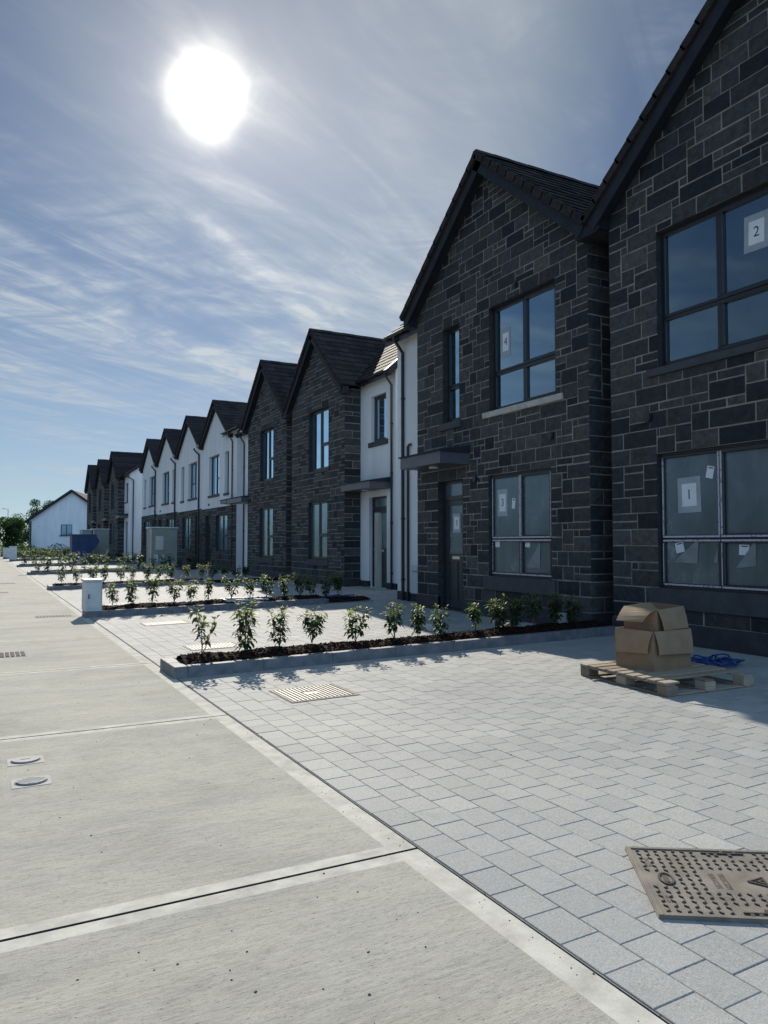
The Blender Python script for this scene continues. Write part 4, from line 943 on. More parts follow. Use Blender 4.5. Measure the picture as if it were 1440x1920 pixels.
def round_cover(label,x,y,pattern,w=.235,h=.205):
    root=thing('valve_cover',label,'valve cover',(x,y,0),'small valve covers in the road')
    mb=MB(); mb.box(x-w/2,x+w/2,y-h/2,y+h/2,-.02,.003); mb.build('cover_frame',M['coverframe'],root)
    mb=MB(); cyl(mb,x,y,.003,.0045,.100,28,1,.86); cyl(mb,x+.002,y+.008,.0045,.013,.090,28,0,.86)  # dark disc left showing on the near side stands in for the lid's shadow
    if pattern:
        for i in range(-4,5):
            for j in range(-3,4):
                px,py=x+i*.021+(j%2)*.0105,y+.008+j*.021
                if ((px-x)/.08)**2+((py-y-.008)/.068)**2<1: mb.box(px-.007,px+.007,py-.006,py+.006,.013,.0155,0,.5)
    else: mb.box(x-.03,x+.03,y+.0,y+.014,.013,.0155)
    mb.build('lid',[M['coverlid'],M['castdark']],root)
round_cover('plain round valve lid in a pale square frame, farther of two in the road',.293,5.98,False)
round_cover('studded round valve lid in a pale square frame, nearer of two in the road',.302,5.435,True)
mb=MB(); root=thing('manhole_cover','grey chequered manhole cover in the road at the left edge','manhole cover',(.28,11.75,0)); mb.box(0,.56,11.48,12.02,-.02,.003); mb.build('cover_frame',M['silt'],root)
mb=MB()
for i in range(8):
    for j in range(7): mb.box(.03+i*.066,.03+i*.066+.045,11.52+j*.068,11.52+j*.068+.04,.003,.012)
mb.build('tread_studs',M['castdark'],root)
def gully(label,x0,x1,y0,y1):
    root=thing('road_gully',label,'gully grating',((x0+x1)/2,(y0+y1)/2,0)); mb=MB(); mb.box(x0,x1,y0,y1,-.02,.004); mb.build('surround',M['silt'],root)
    mb=MB(); n=max(4,int((x1-x0)/.07)); w=(x1-x0-.06)/n
    for k in range(n): mb.box(x0+.03+k*w,x0+.03+k*w+w*.55,y0+.05,y1-.05,.004,.011)
    mb.build('grating',M['castdark'],root)
gully('worn road gully beside the metal cabinet',.98,1.75,17.35,17.8)
gully('dark slotted gully at the road edge beside the fourth bed',1.5,1.92,40.6,41.6)
gully('long dark gully grating far up the left of the road',.2,1.15,32.6,33.4)
gully('small dark road grating left of the third bed',.2,.75,26.6,27.1)
gully('small dark road grating nearer than the third bed at the left edge',.1,.5,24.9,25.4)
# grit on the road and the paving
mb=MB(); rng=random.Random(9)
def grit(x,y,r):
    z=zg(x); a=rng.uniform(0,6.28)
    P=[Vector((math.cos(a+k*1.2566)*r*rng.uniform(.45,1.25),math.sin(a+k*1.2566)*r*rng.uniform(.45,1.25),0)) for k in range(5)]
    lo=[(x+p.x,y+p.y,z-.002) for p in P]; hi=[(x+p.x*.6,y+p.y*.6,z+r*rng.uniform(.25,.6)) for p in P]
    mb.raw(lo+hi,[(5,6,7,8,9)]+[(k,(k+1)%5,5+(k+1)%5,5+k) for k in range(5)],0,rng.random())
for k in range(520):
    y=1.2+9*rng.random()**1.6; x=rng.uniform(-1.2,1.98); grit(x,y,(.0016+.0062*rng.random()**4))
for k in range(170): y=1.2+9*rng.random()**1.4; grit(rng.uniform(2.02,8.2),y,.0016+.0055*rng.random()**4)
for k in range(90): y=1.4+5*rng.random(); grit(XE+rng.uniform(-.1,.02),y,.002+.004*rng.random()**2)
for (x,y,r) in((1.2,2.35,.0085),(.86,2.55,.008),(1.42,2.0,.007),(.82,2.72,.006),(1.5,3.05,.007),(1.05,2.2,.006),(.55,3.0,.006),(3.4,4.4,.009)): grit(x,y,r)
struct(mb.build('loose_grit',M['pebble']),'stuff')

# ------------------------------------------------------------------ street cabinets, kiosks, skip, post
def cabinet(label,x,y,w,d,h,rot=0):
    root=thing('street_cabinet',label,'street cabinet',(x,y,zg(x)),'grey street cabinets by the road')
    z=zg(x); mb=MB(); mb.box(x-w/2+.015,x+w/2-.015,y-d/2+.015,y+d/2-.015,z-.05,z+.13); mb.build('base',M['kerb'],root)
    mb=MB(); mb.box(x-w/2,x+w/2,y-d/2,y+d/2,z+.13,z+h-.05,bev=.012); mb.build('body',M['galv'],root)
    mb=MB(); mb.box(x-w/2-.02,x+w/2+.02,y-d/2-.02,y+d/2+.02,z+h-.05,z+h,bev=.015); mb.build('lid',M['galvlight'],root)
    mb=MB(); mb.box(x-w/2+.03,x+w/2-.03,y-d/2-.012,y-d/2-.001,z+.2,z+h-.1,bev=.004); dd=mb.build('door',M['galv'],root)
    mb=MB(); mb.box(x-w/2+.06,x-w/2+.08,y-d/2-.03,y-d/2-.013,z+h*.5,z+h*.62); mb.build('handle',M['pvc'],dd)
cabinet('grey metal street cabinet at the road end of the second bed',2.06,17.1,.34,.62,.80)
cabinet('nearer of two small grey cabinets far up the road edge',2.32,75.0,.62,.5,1.35)
cabinet('farther of two small grey cabinets at the road edge, half behind the nearer one',2.1,87.5,.7,.6,1.15)
def kiosk(label,x0,x1,y0,y1,h,plates):
    root=thing('service_kiosk',label,'kiosk',((x0+x1)/2,(y0+y1)/2,zg(x0)),'grey service kiosks by the houses'); z=.1
    mb=MB(); mb.box(x0,x1,y0,y1,z-.2,z+h-.08,bev=.02); mb.build('body',M['kiosk'],root)
    mb=MB(); mb.box(x0-.05,x1+.05,y0-.05,y1+.05,z+h-.08,z+h,bev=.02); mb.build('roof',M['galv'],root)
    mb=MB(); mb.box(x0-.02,x0+.05,y0-.03,y0-.001,z-.1,z+h-.085); mb.build('corner_post',M['galv'],root)
    for(a,b,c,d) in plates:
        mb=MB(); mb.box(x0+a,x0+b,y0-.02,y0-.001,z+c,z+d); mb.build('notice_plate',M['plate'],root)
kiosk('grey-green kiosk with one large and two small plates, before the white terrace',8.4,9.92,44.0,45.2,2.43,[(.28,.72,1.12,1.9),(.2,.42,.45,.85),(.56,.78,.45,.85)])
kiosk('left one of the two plain grey kiosks behind the blue skip',6.75,7.5,63.0,64.4,2.6,[])
kiosk('taller right one of the two plain grey kiosks behind the blue skip',7.56,8.72,62.5,64.4,2.66,[])
root=thing('skip','dark blue steel skip with a sloping nose, standing before the distant grey kiosks','skip',(6.9,60.6,.08))
pr=[(5.78,2.24),(7.45,2.24),(7.72,1.72),(6.95,.62),(5.78,.62)]; z0=.08
mb=MB()
for y in(60.0,61.7): mb.poly([(x,y,z) for x,z in pr])
for k in(1,2,3,4):
    a,b=pr[k],pr[(k+1)%5]; mb.poly([(a[0],60.0,a[1]),(b[0],60.0,b[1]),(b[0],61.7,b[1]),(a[0],61.7,a[1])])
for y in(60.05,61.65):
    mb.poly([(x*.995+.02,y,z-.01) for x,z in pr])
mb.build('body',M['blue'],root)
mb=MB(); mb.box(5.74,7.5,59.95,60.02,2.16,2.28); mb.box(5.74,7.5,61.68,61.75,2.16,2.28); mb.box(5.74,5.8,60.02,61.68,2.16,2.28); mb.build('rim',M['blue'],root)
mb=MB()
for x in(6.0,6.7): mb.box(x,x+.12,60.0,61.7,.06,.62)
mb.build('skid',M['blue'],root)
for x in(6.1,6.9):
    mb=MB(); mb.box(x,x+.09,59.93,59.995,.8,2.1); mb.build('rib',M['blue'],root)
root=thing('timber_post','tall pale grey board post standing in front of the third house door','post',(10.66,20.15,.14))
mb=MB(); mb.box(10.60,10.66,20.06,20.2,.1,2.47,bev=.006); mb.box(10.50,10.597,20.02,20.24,.1,2.50,bev=.006); mb.build('board',M['post'],root)
mb=MB(); mb.box(10.45,10.75,20.0,20.28,.1,.16); mb.build('foot',M['post'],root)

# ------------------------------------------------------------------ pallet, cartons, blue rope, oddments
rt=R(-4.5); PO=Vector((5.97,6.45,zg(6.2))); pu=Vector((math.cos(rt),math.sin(rt),SL)).normalized(); pv=Vector((math.sin(rt),-math.cos(rt),0)); pw=pu.cross(-pv).normalized(); pw=pw if pw.z>0 else -pw
LV,LU=1.31,1.17
def PP(u,v,w): return PO+pu*u+pv*v+pw*w
root=thing('pallet','weathered wooden pallet with a broken front deck board, half in shadow','pallet',tuple(PP(LU/2,LV/2,0)))
rng=random.Random(4)
def pbox(name,u0,u1,v0,v1,w0,w1,j=0.0):
    mb=MB(); A=(pu+pv*rng.uniform(-j,j)).normalized(); mb.obox(PP((u0+u1)/2,(v0+v1)/2,(w0+w1)/2),A,pv,pw,(u1-u0)/2,(v1-v0)/2,(w1-w0)/2,0,rng.random(),.003); return mb.build(name,M['wood'],root)
for v in(.0,.585,1.17):
    for u in(0,.50,1.03): pbox('block',u,u+.14,v,v+.14,.016,.098)
for u in(0.0,.52,1.05): pbox('bottom_board',u,u+.1,0,LV,0,.015)
for v in(.01,): pbox('bottom_board',.1,1.05,v,v+.1,.0,.014)
pbox('bottom_board',.1,1.05,1.2,1.3,.0,.014)
for u in(0.0,.51,1.04): pbox('stringer_board',u,u+.11,0,LV-.003,.0985,.116)
for k in range(9):
    v=.005+k*.148; 
    if k==8: pbox('deck_board',-.01,.17,v,v+.118,.1165,.135)
    else: pbox('deck_board',-.01+rng.uniform(-.01,.01),LU+rng.uniform(-.02,.02),v,v+rng.uniform(.09,.125),.1165,.135,.008)
pbox('splinter',-.09,.12,.30,.335,.0,.01); 
DZ=PO.z+.137
def carton(name,label,c,rot,a,b,h,z,flaps,tilt=(0,0),mark=None):
    """open box; flaps: (side, angle below horizontal, length)"""
    root=thing('cardboard_box',label,'cardboard box',(c[0],c[1],z),'open cardboard boxes on the pallet')
    Mx=Matrix.Translation((c[0],c[1],z))@Matrix.Rotation(rot,4,'Z')@Matrix.Rotation(tilt[0],4,'X')@Matrix.Rotation(tilt[1],4,'Y')
    T=lambda x,y,zz:Mx@Vector((x,y,zz))
    t=.006; mb=MB()
    def bx(x0,x1,y0,y1,z0,z1,tn=.4):
        mb.raw([T(x,y,q) for q in(z0,z1) for y in(y0,y1) for x in(x0,x1)],[(0,2,3,1),(4,5,7,6),(0,1,5,4),(2,6,7,3),(0,4,6,2),(1,3,7,5)],0,tn)
    bx(-a/2,a/2,-b/2,b/2,0,t); bx(-a/2,-a/2+t,-b/2,b/2,t,h); bx(a/2-t,a/2,-b/2,b/2,t,h); bx(-a/2+t,a/2-t,-b/2,-b/2+t,t,h); bx(-a/2+t,a/2-t,b/2-t,b/2,t,h)
    bd=mb.build('carton',M['card'],root)
    for side,ang,ln,tw in flaps:
        mb=MB(); w=a/2 if side in'sn' else b/2; d=math.cos(R(ang)); e=-math.sin(R(ang)); out=b/2 if side in'sn' else a/2
        def F(p,q,k):      # p along edge, q out along flap, k thickness
            o=out+.003+q*d+k*e*-0; zz=h+.002+q*e
            o+= -k*e*0+ k*(-e)*.0; 
            o2=o+k*(-e); z2=zz+k*d
            if side=='s': return T(p,-o2,z2)
            if side=='n': return T(p,o2,z2)
            if side=='w': return T(-o2,p,z2)
            return T(o2,p,z2)
        n=5; vs=[]
        for kk in(0,.005):
            for i in range(n+1):
                q=ln*i/n
                for p in(-w+.004+tw*i/n*.05,w-.004-tw*i/n*.02): vs.append(F(p,q+ (0 if p<0 else tw*.12*ln*i/n),kk+.02*tw*math.sin(3.14*i/n)*(1 if p<0 else .4)))
        m_=2*(n+1); fs=[]
        for i in range(n): fs+=[(2*i,2*i+1,2*i+3,2*i+2),(m_+2*i,m_+2*i+1,m_+2*i+3,m_+2*i+2),(2*i,2*i+2,m_+2*i+2,m_+2*i),(2*i+1,2*i+3,m_+2*i+3,m_+2*i+1)]
        fs+=[(0,1,m_+1,m_),(2*n,2*n+1,m_+2*n+1,m_+2*n)]
        mb.raw(vs,fs,0,.75); fl=mb.build('flap',M['card'],root)
        if mark and side==mark:
            mb=MB(); 
            for (p0,p1,q0,q1) in((.10,.13,.10,.106),(.125,.131,.106,.135),(.10,.13,.135,.141),(.14,.16,.118,.123)): mb.poly([F(p0,q0,.0065),F(p1,q0,.0065),F(p1,q1,.0065),F(p0,q1,.0065)])
            mb.build('printed_mark',M['print'],fl)
    return T,bd
M['print']=simple('faded_print',(.20,.09,.06),(.26,.13,.08),.8,20,60,0)
T1,b1=carton('box','larger open cardboard box on the pallet with its flaps hanging down',(6.52,5.90),R(4),.62,.5,.42,DZ,[('w',84,.235,1),('s',82,.245,.7),('e',86,.2,.4),('n',80,.2,.5)],mark='w')
T2,b2=carton('box','smaller tilted cardboard box sitting in the mouth of the larger box',(6.56,5.93),R(10),.52,.40,.36,DZ+.30,[('w',38,.20,1.2),('s',74,.225,.6),('e',96,.12,.5),('n',150,.15,.4)],tilt=(R(2.5),R(-2)))
mb=MB()
for i in range(4):
    for k in range(5):
        p=.06-.045*k-.01*(i%2); q=.17+.022*i
        mb.poly([T2(-.2615,p,q),T2(-.2615,p-.032,q),T2(-.2615,p-.032,q+.011),T2(-.2615,p,q+.011)])
mb.build('printed_mark',M['print'],b2)
def tangle(label,c,rx,ry,n,seed,r=.012,loops=3):
    rng=random.Random(seed); mb=MB()
    for k in range(loops):
        P=[]; ph=rng.uniform(0,6.28)
        for i in range(n):
            t=i/n*6.2832*1.6+ph; s=.55+.45*math.sin(t*2.3+k)+rng.uniform(-.08,.08); x=c[0]+rx*math.cos(t)*s+rng.uniform(-.02,.02); y=c[1]+ry*math.sin(t)*s+rng.uniform(-.02,.02)
            P.append((x,y,zg(x)+r+abs(math.sin(t*3+k))*.045+k*.012))
        mb.tube(P,r,6)
    return tag(mb.build('blue_rope',M['rope'],smooth=True),label,'rope')
tangle('tangled blue plastic rope on the paving behind the pallet',(7.72,6.1),.42,.26,60,3,.011,4)
tangle('heap of blue plastic rope at the end of the second bed',(8.05,17.75),.55,.3,60,5,.016,5)
def block(label,x,y,w,d,h,rot,mt,name,cat):
    mb=MB(); c=Vector((x,y,zg(x)+h/2)); mb.obox(c,(math.cos(rot),math.sin(rot),0),(-math.sin(rot),math.cos(rot),0),(0,0,1),w/2,d/2,h/2,0,.5,.012); return mb
root=block('',8.25,9.3,.17,.12,.22,.4,'block','','');
for v_i,v in enumerate(root.v): root.v[v_i]=(v[0],v[1],v[2]+.12)
tag(root.build('concrete_block',M['block']),'pale broken block end standing in the bark near the house wall','block')
root=block('',6.75,10.85,.28,.2,.12,.2,'block','',''); tag(root.build('concrete_block',M['block']),'low grey concrete block on the driveway behind the nearest bed','block')
mb=MB(); x,y,z=7.55,9.86,zg(7.5); pts=[(-.17,-.1,0),(.17,-.1,0),(.17,.1,0),(-.17,.1,0),(-.09,-.05,.14),(.08,-.06,.2),(.07,.05,.19),(-.08,.05,.12)]
mb.raw([(x+a,y+b,z+c) for a,b,c in pts],[(0,1,5,4),(1,2,6,5),(2,3,7,6),(3,0,4,7),(4,5,6,7)]); tag(mb.build('paper_sack',M['card']),'crumpled brown sack on the driveway behind the dark bushes','sack')
mb=MB(); mb.tube([(2.35,17.05,.17),(2.95,17.3,.24)],.012,6); tag(mb.build('bamboo_cane',M['slat']),'thin cane lying in the bark beside the metal cabinet','cane')
# things left inside the nearest room
root=thing('plastic_chair','white plastic chair behind the nearest ground floor window','chair',(9.75,6.05,.3))
mb=MB(); mb.raw([(9.62,6.33,1.15),(9.62,5.75,1.15),(9.72,6.3,2.0),(9.72,5.8,2.0),(9.6,6.42,1.45),(9.6,5.68,1.45),(9.74,6.14,2.28),(9.74,5.96,2.28)],[(0,1,5,4),(4,5,3,2),(2,3,7,6)]); mb.raw([(9.66,6.33,1.15),(9.66,5.75,1.15),(9.76,6.3,2.0),(9.76,5.8,2.0),(9.64,6.42,1.45),(9.64,5.68,1.45),(9.78,6.14,2.28),(9.78,5.96,2.28)],[(0,1,5,4),(4,5,3,2),(2,3,7,6)]); mb.build('backrest',M['white'],root)
mb=MB(); mb.box(9.66,10.2,5.75,6.33,1.08,1.13,bev=.02); mb.build('seat',M['white'],root)
for(a,b) in((9.7,5.8),(9.7,6.26),(10.12,5.8),(10.12,6.26)):
    mb=MB(); mb.tube([(a,b,1.08),(a,b,.285)],.025,8); mb.build('leg',M['white'],root)
mb=MB(); mb.box(9.45,9.85,6.35,6.75,.29,1.28,bev=.01); tag(mb.build('cardboard_box',M['card']),'brown carton behind the lower pane of the nearest house','cardboard box')

# ------------------------------------------------------------------ trees, lamp, hedge at the far end
def tree(label,x,y,h,r,seed,n=3200,tb=.35,light=0.0,leaf=.3):
    rng=random.Random(seed); root=thing('tree',label,'tree',(x,y,-.1),'trees beyond the end of the road')
    tk=MB(); tk.tube([(x,y,-.3),(x+.1,y,h*.3),(x-.05,y+.1,h*.62)],.05*r+.07,8,0,.5,True,.06)
    cl=[]
    for k in range(16):
        a=rng.uniform(0,6.28); q=rng.random()**.5*r*.8; z=h*(tb+(1-tb)*rng.random()*.86); lim=1-((z/h-tb-.2)/(1-tb))**2*.55
        cl.append((x+math.cos(a)*q*lim,y+math.sin(a)*q*lim,z,r*rng.uniform(.25,.48)))
        c=cl[-1]; tk.tube([(x,y,h*.28),((x+c[0])/2,(y+c[1])/2,h*.3+(c[2]-h*.3)*.6),(c[0],c[1],c[2])],.05,5,0,.5,False,.015)
    tk.build('trunk',M['trunk'],root)
    lf=MB()
    for k in range(n):
        c=rng.choice(cl); d=Vector((rng.gauss(0,1),rng.gauss(0,1),rng.gauss(0,1))).normalized()*c[3]*rng.random()**.4*(1.15 if rng.random()<.1 else 1); d.z*=.8
        p=Vector(c[:3])+d; a=Vector((rng.gauss(0,1),rng.gauss(0,1),rng.gauss(0,1))).normalized(); b=a.orthogonal().normalized(); s=leaf*rng.uniform(.5,1.2)
        lf.raw([p-a*s*.5,p+b*s*.3,p+a*s*.5,p-b*s*.3],[(0,1,2,3)],0,min(1,max(0,rng.uniform(.05,.5)+light)))
    lf.build('crown',M['leaf'],root)
tree('bushy green tree left of the white bungalow at the end of the road',2.6,112,5.4,2.9,1,n=8000,light=.02,tb=.02)
tree('taller grey green tree behind the left eave of the bungalow',6.3,131,7.6,3.4,2,n=6000,tb=.15)
tree('dark low tree at the left edge beyond the road',-.4,110,5.2,3.0,3,n=8000,tb=.0)
tree('tree crown showing above the left roof slope of the bungalow',8.6,138,9.2,3.0,4,n=4500,tb=.4)
tree('pale leaved tree at the far left edge of the road',-2.6,98,4.4,2.2,5,n=6000,light=.12,tb=.02)
tree('broad tree closing the road end left of the view',-6.5,118,6.5,3.6,6,tb=.15)
tree('second broad tree closing the road end left of the view',-13,112,7.2,3.8,7,tb=.15)
tree('third broad tree closing the road end left of the view',-20,105,6.6,3.8,8,tb=.15)
rng=random.Random(3); mb=MB()
for k in range(5200):
    x=rng.uniform(-9,12); y=102+rng.uniform(-1.2,1.2)+(.25*(x)); z=rng.random()**1.3*(1.35+.3*math.sin(x*1.7)); a=Vector((rng.gauss(0,1),rng.gauss(0,1),rng.gauss(0,1))).normalized(); b=a.orthogonal().normalized(); s=.2*rng.uniform(.5,1.2); p=Vector((x,y-1,z))
    mb.raw([p-a*s*.5,p+b*s*.32,p+a*s*.5,p-b*s*.32],[(0,1,2,3)],0,min(1,rng.uniform(0,.6)))
struct(mb.build('far_shrubbery',M['leaf']),'stuff')
rng=random.Random(8); mb=MB()
for k in range(9000):
    y=rng.uniform(-20,95); t=rng.random(); x=-21+rng.gauss(0,.9); z=(1-t*t)*(2.9+.5*math.sin(y*.5)+.3*math.sin(y*1.7)); a=Vector((rng.gauss(0,1),rng.gauss(0,1),rng.gauss(0,1))).normalized(); b=a.orthogonal().normalized(); q=.55*rng.uniform(.5,1.2); p=Vector((x,y,z))
    mb.raw([p-a*q*.5,p+b*q*.4,p+a*q*.5,p-b*q*.4],[(0,1,2,3)],0,rng.uniform(0,.5))
struct(mb.build('reflection_hedgerow',M['leaf']),'stuff')  # unseen hedge across the road, put in to darken the window reflections
root=thing('street_lamp','slender street lamp rising above the trees at the far left','street lamp',(3.45,140,-.1))
mb=MB(); mb.tube([(3.45,140,-.3),(3.45,140,7.4)],.09,8,0,.5,True,.055); mb.build('pole',M['galv'],root)
mb=MB(); mb.tube([(3.45,140,7.35),(2.9,140,7.42)],.04,6); mb.box(2.55,3.0,139.88,140.12,7.38,7.5); mb.build('lamp_head',M['galv'],root)

# ------------------------------------------------------------------ sky, sun, camera
w=bpy.data.worlds.new('World'); scene.world=w; w.use_nodes=True; nt=w.node_tree; nt.nodes.clear(); Lk=nt.links.new
out=N(nt,'ShaderNodeOutputWorld')
sky=N(nt,'ShaderNodeTexSky',sky_type='NISHITA'); sky.sun_disc=False; sky.sun_elevation=SUN_EL; sky.sun_rotation=SUN_AZ; sky.altitude=20; sky.air_density=.62; sky.dust_density=.05; sky.ozone_density=1.2
bg=N(nt,'ShaderNodeBackground'); bg.inputs[1].default_value=SKY_S; Lk(mul(nt,sky.outputs[0],(.80,.98,1.05)),bg.inputs[0])
tc=N(nt,'ShaderNodeTexCoord')
sun=Vector((math.sin(SUN_AZ)*math.cos(SUN_EL),math.cos(SUN_AZ)*math.cos(SUN_EL),math.sin(SUN_EL)))
def math_(op,a,b=None,clamp=False):
    n=N(nt,'ShaderNodeMath',operation=op); n.use_clamp=clamp
    for i,v in enumerate((a,b)):
        if v is None: continue
        if isinstance(v,(int,float)): n.inputs[i].default_value=v
        else: Lk(v,n.inputs[i])
    return n.outputs[0]
dt=N(nt,'ShaderNodeVectorMath',operation='DOT_PRODUCT'); Lk(tc.outputs['Generated'],dt.inputs[0]); dt.inputs[1].default_value=sun
ang=math_('ARCCOSINE',math_('MINIMUM',dt.outputs['Value'],.999999))            # angle from the sun
sp=N(nt,'ShaderNodeSeparateXYZ'); Lk(tc.outputs['Generated'],sp.inputs[0])
den=math_('ADD',math_('MAXIMUM',sp.outputs['Z'],0.0),.10)
cb=N(nt,'ShaderNodeCombineXYZ'); Lk(math_('DIVIDE',sp.outputs['X'],den),cb.inputs[0]); Lk(math_('DIVIDE',sp.outputs['Y'],den),cb.inputs[1])
def cloud(rot,scale,sc,detail,rough,dist,lo,hi,off=(0,0,0)):
    vr=N(nt,'ShaderNodeVectorRotate',rotation_type='Z_AXIS'); vr.inputs['Angle'].default_value=R(-rot); Lk(cb.outputs[0],vr.inputs['Vector']); mp=N(nt,'ShaderNodeMapping'); mp.inputs['Scale'].default_value=scale; mp.inputs['Location'].default_value=off; Lk(vr.outputs[0],mp.inputs[0])
    n=N(nt,'ShaderNodeTexNoise'); n.inputs['Scale'].default_value=sc; n.inputs['Detail'].default_value=detail; n.inputs['Roughness'].default_value=rough; n.inputs['Distortion'].default_value=dist; Lk(mp.outputs[0],n.inputs[0])
    mr=N(nt,'ShaderNodeMapRange',interpolation_type='SMOOTHSTEP'); mr.inputs[1].default_value=lo; mr.inputs[2].default_value=hi; Lk(n.outputs['Fac'],mr.inputs[0]); return mr.outputs[0]
c1=cloud(22,(.7,1.8,1),1.2,8,.56,2.0,.36,.80); c2=cloud(34,(.34,2.8,1),2.0,7,.60,1.0,.38,.80,(3,1,0)); c3=cloud(40,(.8,1.0,1),.55,4,.5,.3,.34,.66,(CLX,CLY,0))
vd=N(nt,'ShaderNodeVectorMath',operation='DOT_PRODUCT'); Lk(tc.outputs['Generated'],vd.inputs[0]); vd.inputs[1].default_value=(math.cos(SUN_AZ),-math.sin(SUN_AZ),0)
veil=N(nt,'ShaderNodeMapRange',interpolation_type='SMOOTHSTEP'); veil.inputs[1].default_value=-.12; veil.inputs[2].default_value=.34; Lk(math_('ADD',vd.outputs['Value'],math_('MULTIPLY',math_('SUBTRACT',c1,.5),.12)),veil.inputs[0])
hz_=N(nt,'ShaderNodeMapRange',interpolation_type='SMOOTHSTEP'); hz_.inputs[1].default_value=.40; hz_.inputs[2].default_value=-.02; Lk(sp.outputs['Z'],hz_.inputs[0])
vf=N(nt,'ShaderNodeMapRange',interpolation_type='SMOOTHSTEP'); vf.inputs[1].default_value=.52; vf.inputs[2].default_value=.30; Lk(vd.outputs['Value'],vf.inputs[0])
bz=math_('DIVIDE',math_('SUBTRACT',sp.outputs['Z'],.29),.11); band=math_('POWER',2.71828,math_('MULTIPLY',math_('MULTIPLY',bz,bz),-1.0))
c4=cloud(-15,(1.1,1.7,1),2.3,9,.62,2.4,.34,.70,(5,2,0)); streak=math_('MULTIPLY',math_('ADD',math_('MULTIPLY',c4,1.05),.38),math_('MULTIPLY',math_('ADD',math_('MULTIPLY',c1,.50),math_('MULTIPLY',c2,.45)),math_('ADD',math_('ADD',math_('MULTIPLY',c3,.75),.08),math_('MULTIPLY',band,.72))))
vw=math_('MULTIPLY',veil.outputs[0],math_('ADD',math_('MULTIPLY',vf.outputs[0],.42),.08))
cm=math_('ADD',streak,math_('ADD',vw,math_('MULTIPLY',hz_.outputs[0],.58)),True)
glow1=math_('POWER',2.71828,math_('MULTIPLY',ang,-1/R(6.0))); glow2=math_('POWER',2.71828,math_('MULTIPLY',ang,-1/R(13))); glow3=math_('POWER',2.71828,math_('MULTIPLY',ang,-1/R(30)))
cb2=N(nt,'ShaderNodeBackground'); cb2.inputs[0].default_value=(.84,.94,1.0,1)
Lk(math_('ADD',math_('MULTIPLY',glow3,CL_G),CL_B),cb2.inputs[1])
mx=N(nt,'ShaderNodeMixShader'); Lk(math_('MULTIPLY',cm,.8),mx.inputs[0]); Lk(bg.outputs[0],mx.inputs[1]); Lk(cb2.outputs[0],mx.inputs[2])
# aureole: sunlight scattered forward by thin cirrus in front of the sun
gl=N(nt,'ShaderNodeBackground'); gl.inputs[0].default_value=(1,.91,.76,1)
dm=N(nt,'ShaderNodeMapRange',interpolation_type='SMOOTHSTEP'); dm.inputs[1].default_value=R(3.5); dm.inputs[2].default_value=R(1.6); Lk(ang,dm.inputs[0])
wob=noise_n(nt,(1,1,1),14,3,.55,'Generated',.6).outputs['Fac']; ag=math_('DIVIDE',math_('MULTIPLY',ang,math_('ADD',math_('MULTIPLY',wob,.9),.55)),R(1.85)); core=math_('MULTIPLY',math_('POWER',2.71828,math_('MULTIPLY',math_('MULTIPLY',ag,ag),-1.0)),math_('ADD',wob,2.2))
lu=N(nt,'ShaderNodeMapRange',interpolation_type='SMOOTHSTEP'); lu.inputs[1].default_value=.05; lu.inputs[2].default_value=-.16; Lk(vd.outputs['Value'],lu.inputs[0])
lz=N(nt,'ShaderNodeMapRange',interpolation_type='SMOOTHSTEP'); lz.inputs[1].default_value=.34; lz.inputs[2].default_value=.47; Lk(sp.outputs['Z'],lz.inputs[0])
dk=math_('SUBTRACT',1.0,math_('MULTIPLY',math_('MULTIPLY',lu.outputs[0],lz.outputs[0]),.85)); lf_=N(nt,'ShaderNodeMapRange',interpolation_type='SMOOTHSTEP'); lf_.inputs[1].default_value=-.18; lf_.inputs[2].default_value=-.55; Lk(vd.outputs['Value'],lf_.inputs[0]); cm=math_('MULTIPLY',math_('MULTIPLY',cm,dk),math_('SUBTRACT',1.0,math_('MULTIPLY',lf_.outputs[0],.62)))
vary=math_('ADD',math_('MULTIPLY',cm,.85),.30)
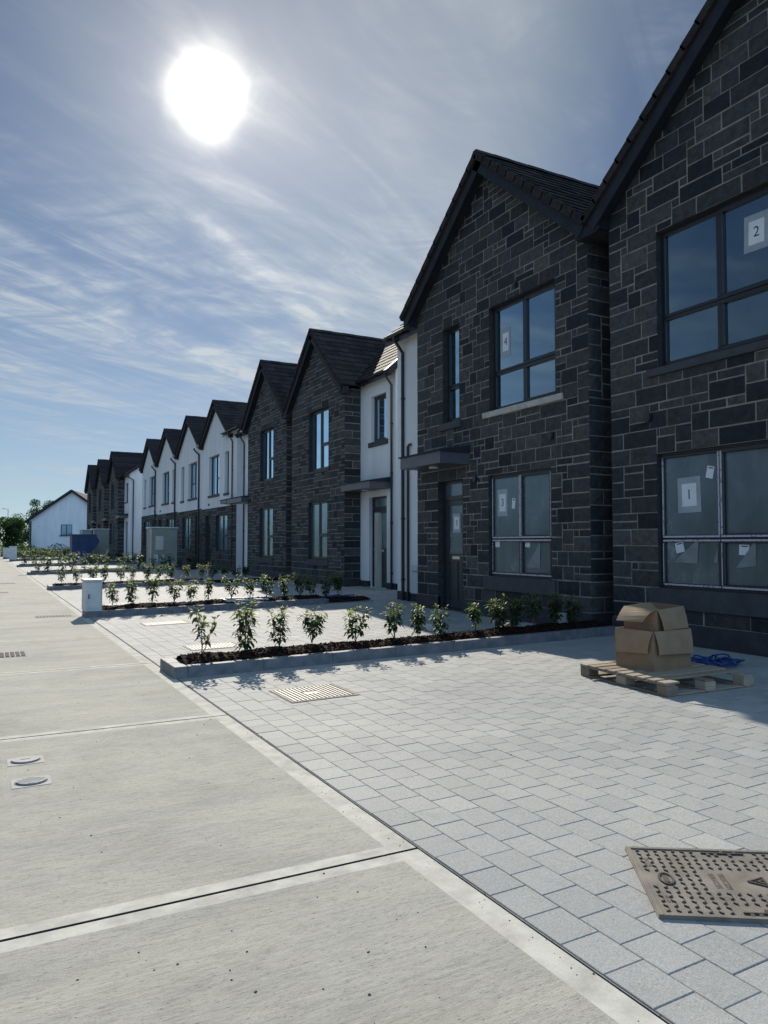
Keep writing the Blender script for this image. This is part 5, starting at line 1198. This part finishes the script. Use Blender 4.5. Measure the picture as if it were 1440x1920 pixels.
Lk(math_('ADD',core,math_('ADD',math_('MULTIPLY',math_('MULTIPLY',math_('ADD',math_('MULTIPLY',vary,.5),.4),math_('ADD',math_('MULTIPLY',veil.outputs[0],.6),.75)),math_('MULTIPLY',glow1,G1)),math_('MULTIPLY',vary,math_('MULTIPLY',glow2,G2*2.2)))),gl.inputs[1])
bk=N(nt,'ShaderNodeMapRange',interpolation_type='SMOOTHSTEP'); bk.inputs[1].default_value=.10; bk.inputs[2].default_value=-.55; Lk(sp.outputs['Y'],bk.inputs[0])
bb=N(nt,'ShaderNodeBackground'); bb.inputs[0].default_value=(.38,.64,1.02,1); bb.inputs[1].default_value=BK_S  # brighter blue sky added behind the camera to fill the shaded walls
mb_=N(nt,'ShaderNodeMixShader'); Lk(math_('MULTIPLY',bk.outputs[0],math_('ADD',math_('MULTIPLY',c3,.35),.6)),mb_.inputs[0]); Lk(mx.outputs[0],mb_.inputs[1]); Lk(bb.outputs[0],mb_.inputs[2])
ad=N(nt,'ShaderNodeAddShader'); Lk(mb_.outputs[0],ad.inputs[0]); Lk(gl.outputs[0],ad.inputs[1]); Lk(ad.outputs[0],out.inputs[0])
sl=bpy.data.lights.new('sun','SUN'); sl.energy=SUN_S; sl.angle=R(.53); sl.color=(1,.925,.81); so=bpy.data.objects.new('sun',sl); COL.objects.link(so)
so.rotation_euler=(-sun).to_track_quat('-Z','Y').to_euler()
cam=bpy.data.cameras.new('camera'); co=bpy.data.objects.new('camera',cam); COL.objects.link(co); scene.camera=co
cam.sensor_fit='HORIZONTAL'; cam.sensor_width=36; cam.lens=35.0; cam.clip_start=.05; cam.clip_end=3000
co.location=(0,0,1.55); p=math.atan(60/1400); yaw=math.atan(750/1400*math.cos(p)); co.rotation_euler=(R(90)+p,0,-yaw)
vs=scene.view_settings; vs.view_transform='Standard'; vs.look='None'; vs.exposure=EXPO; vs.gamma=1; vs.use_curve_mapping=False
scene.cycles.max_bounces=8; scene.cycles.transparent_max_bounces=12; scene.cycles.caustics_reflective=False; scene.cycles.caustics_refractive=False; scene.cycles.sample_clamp_indirect=6
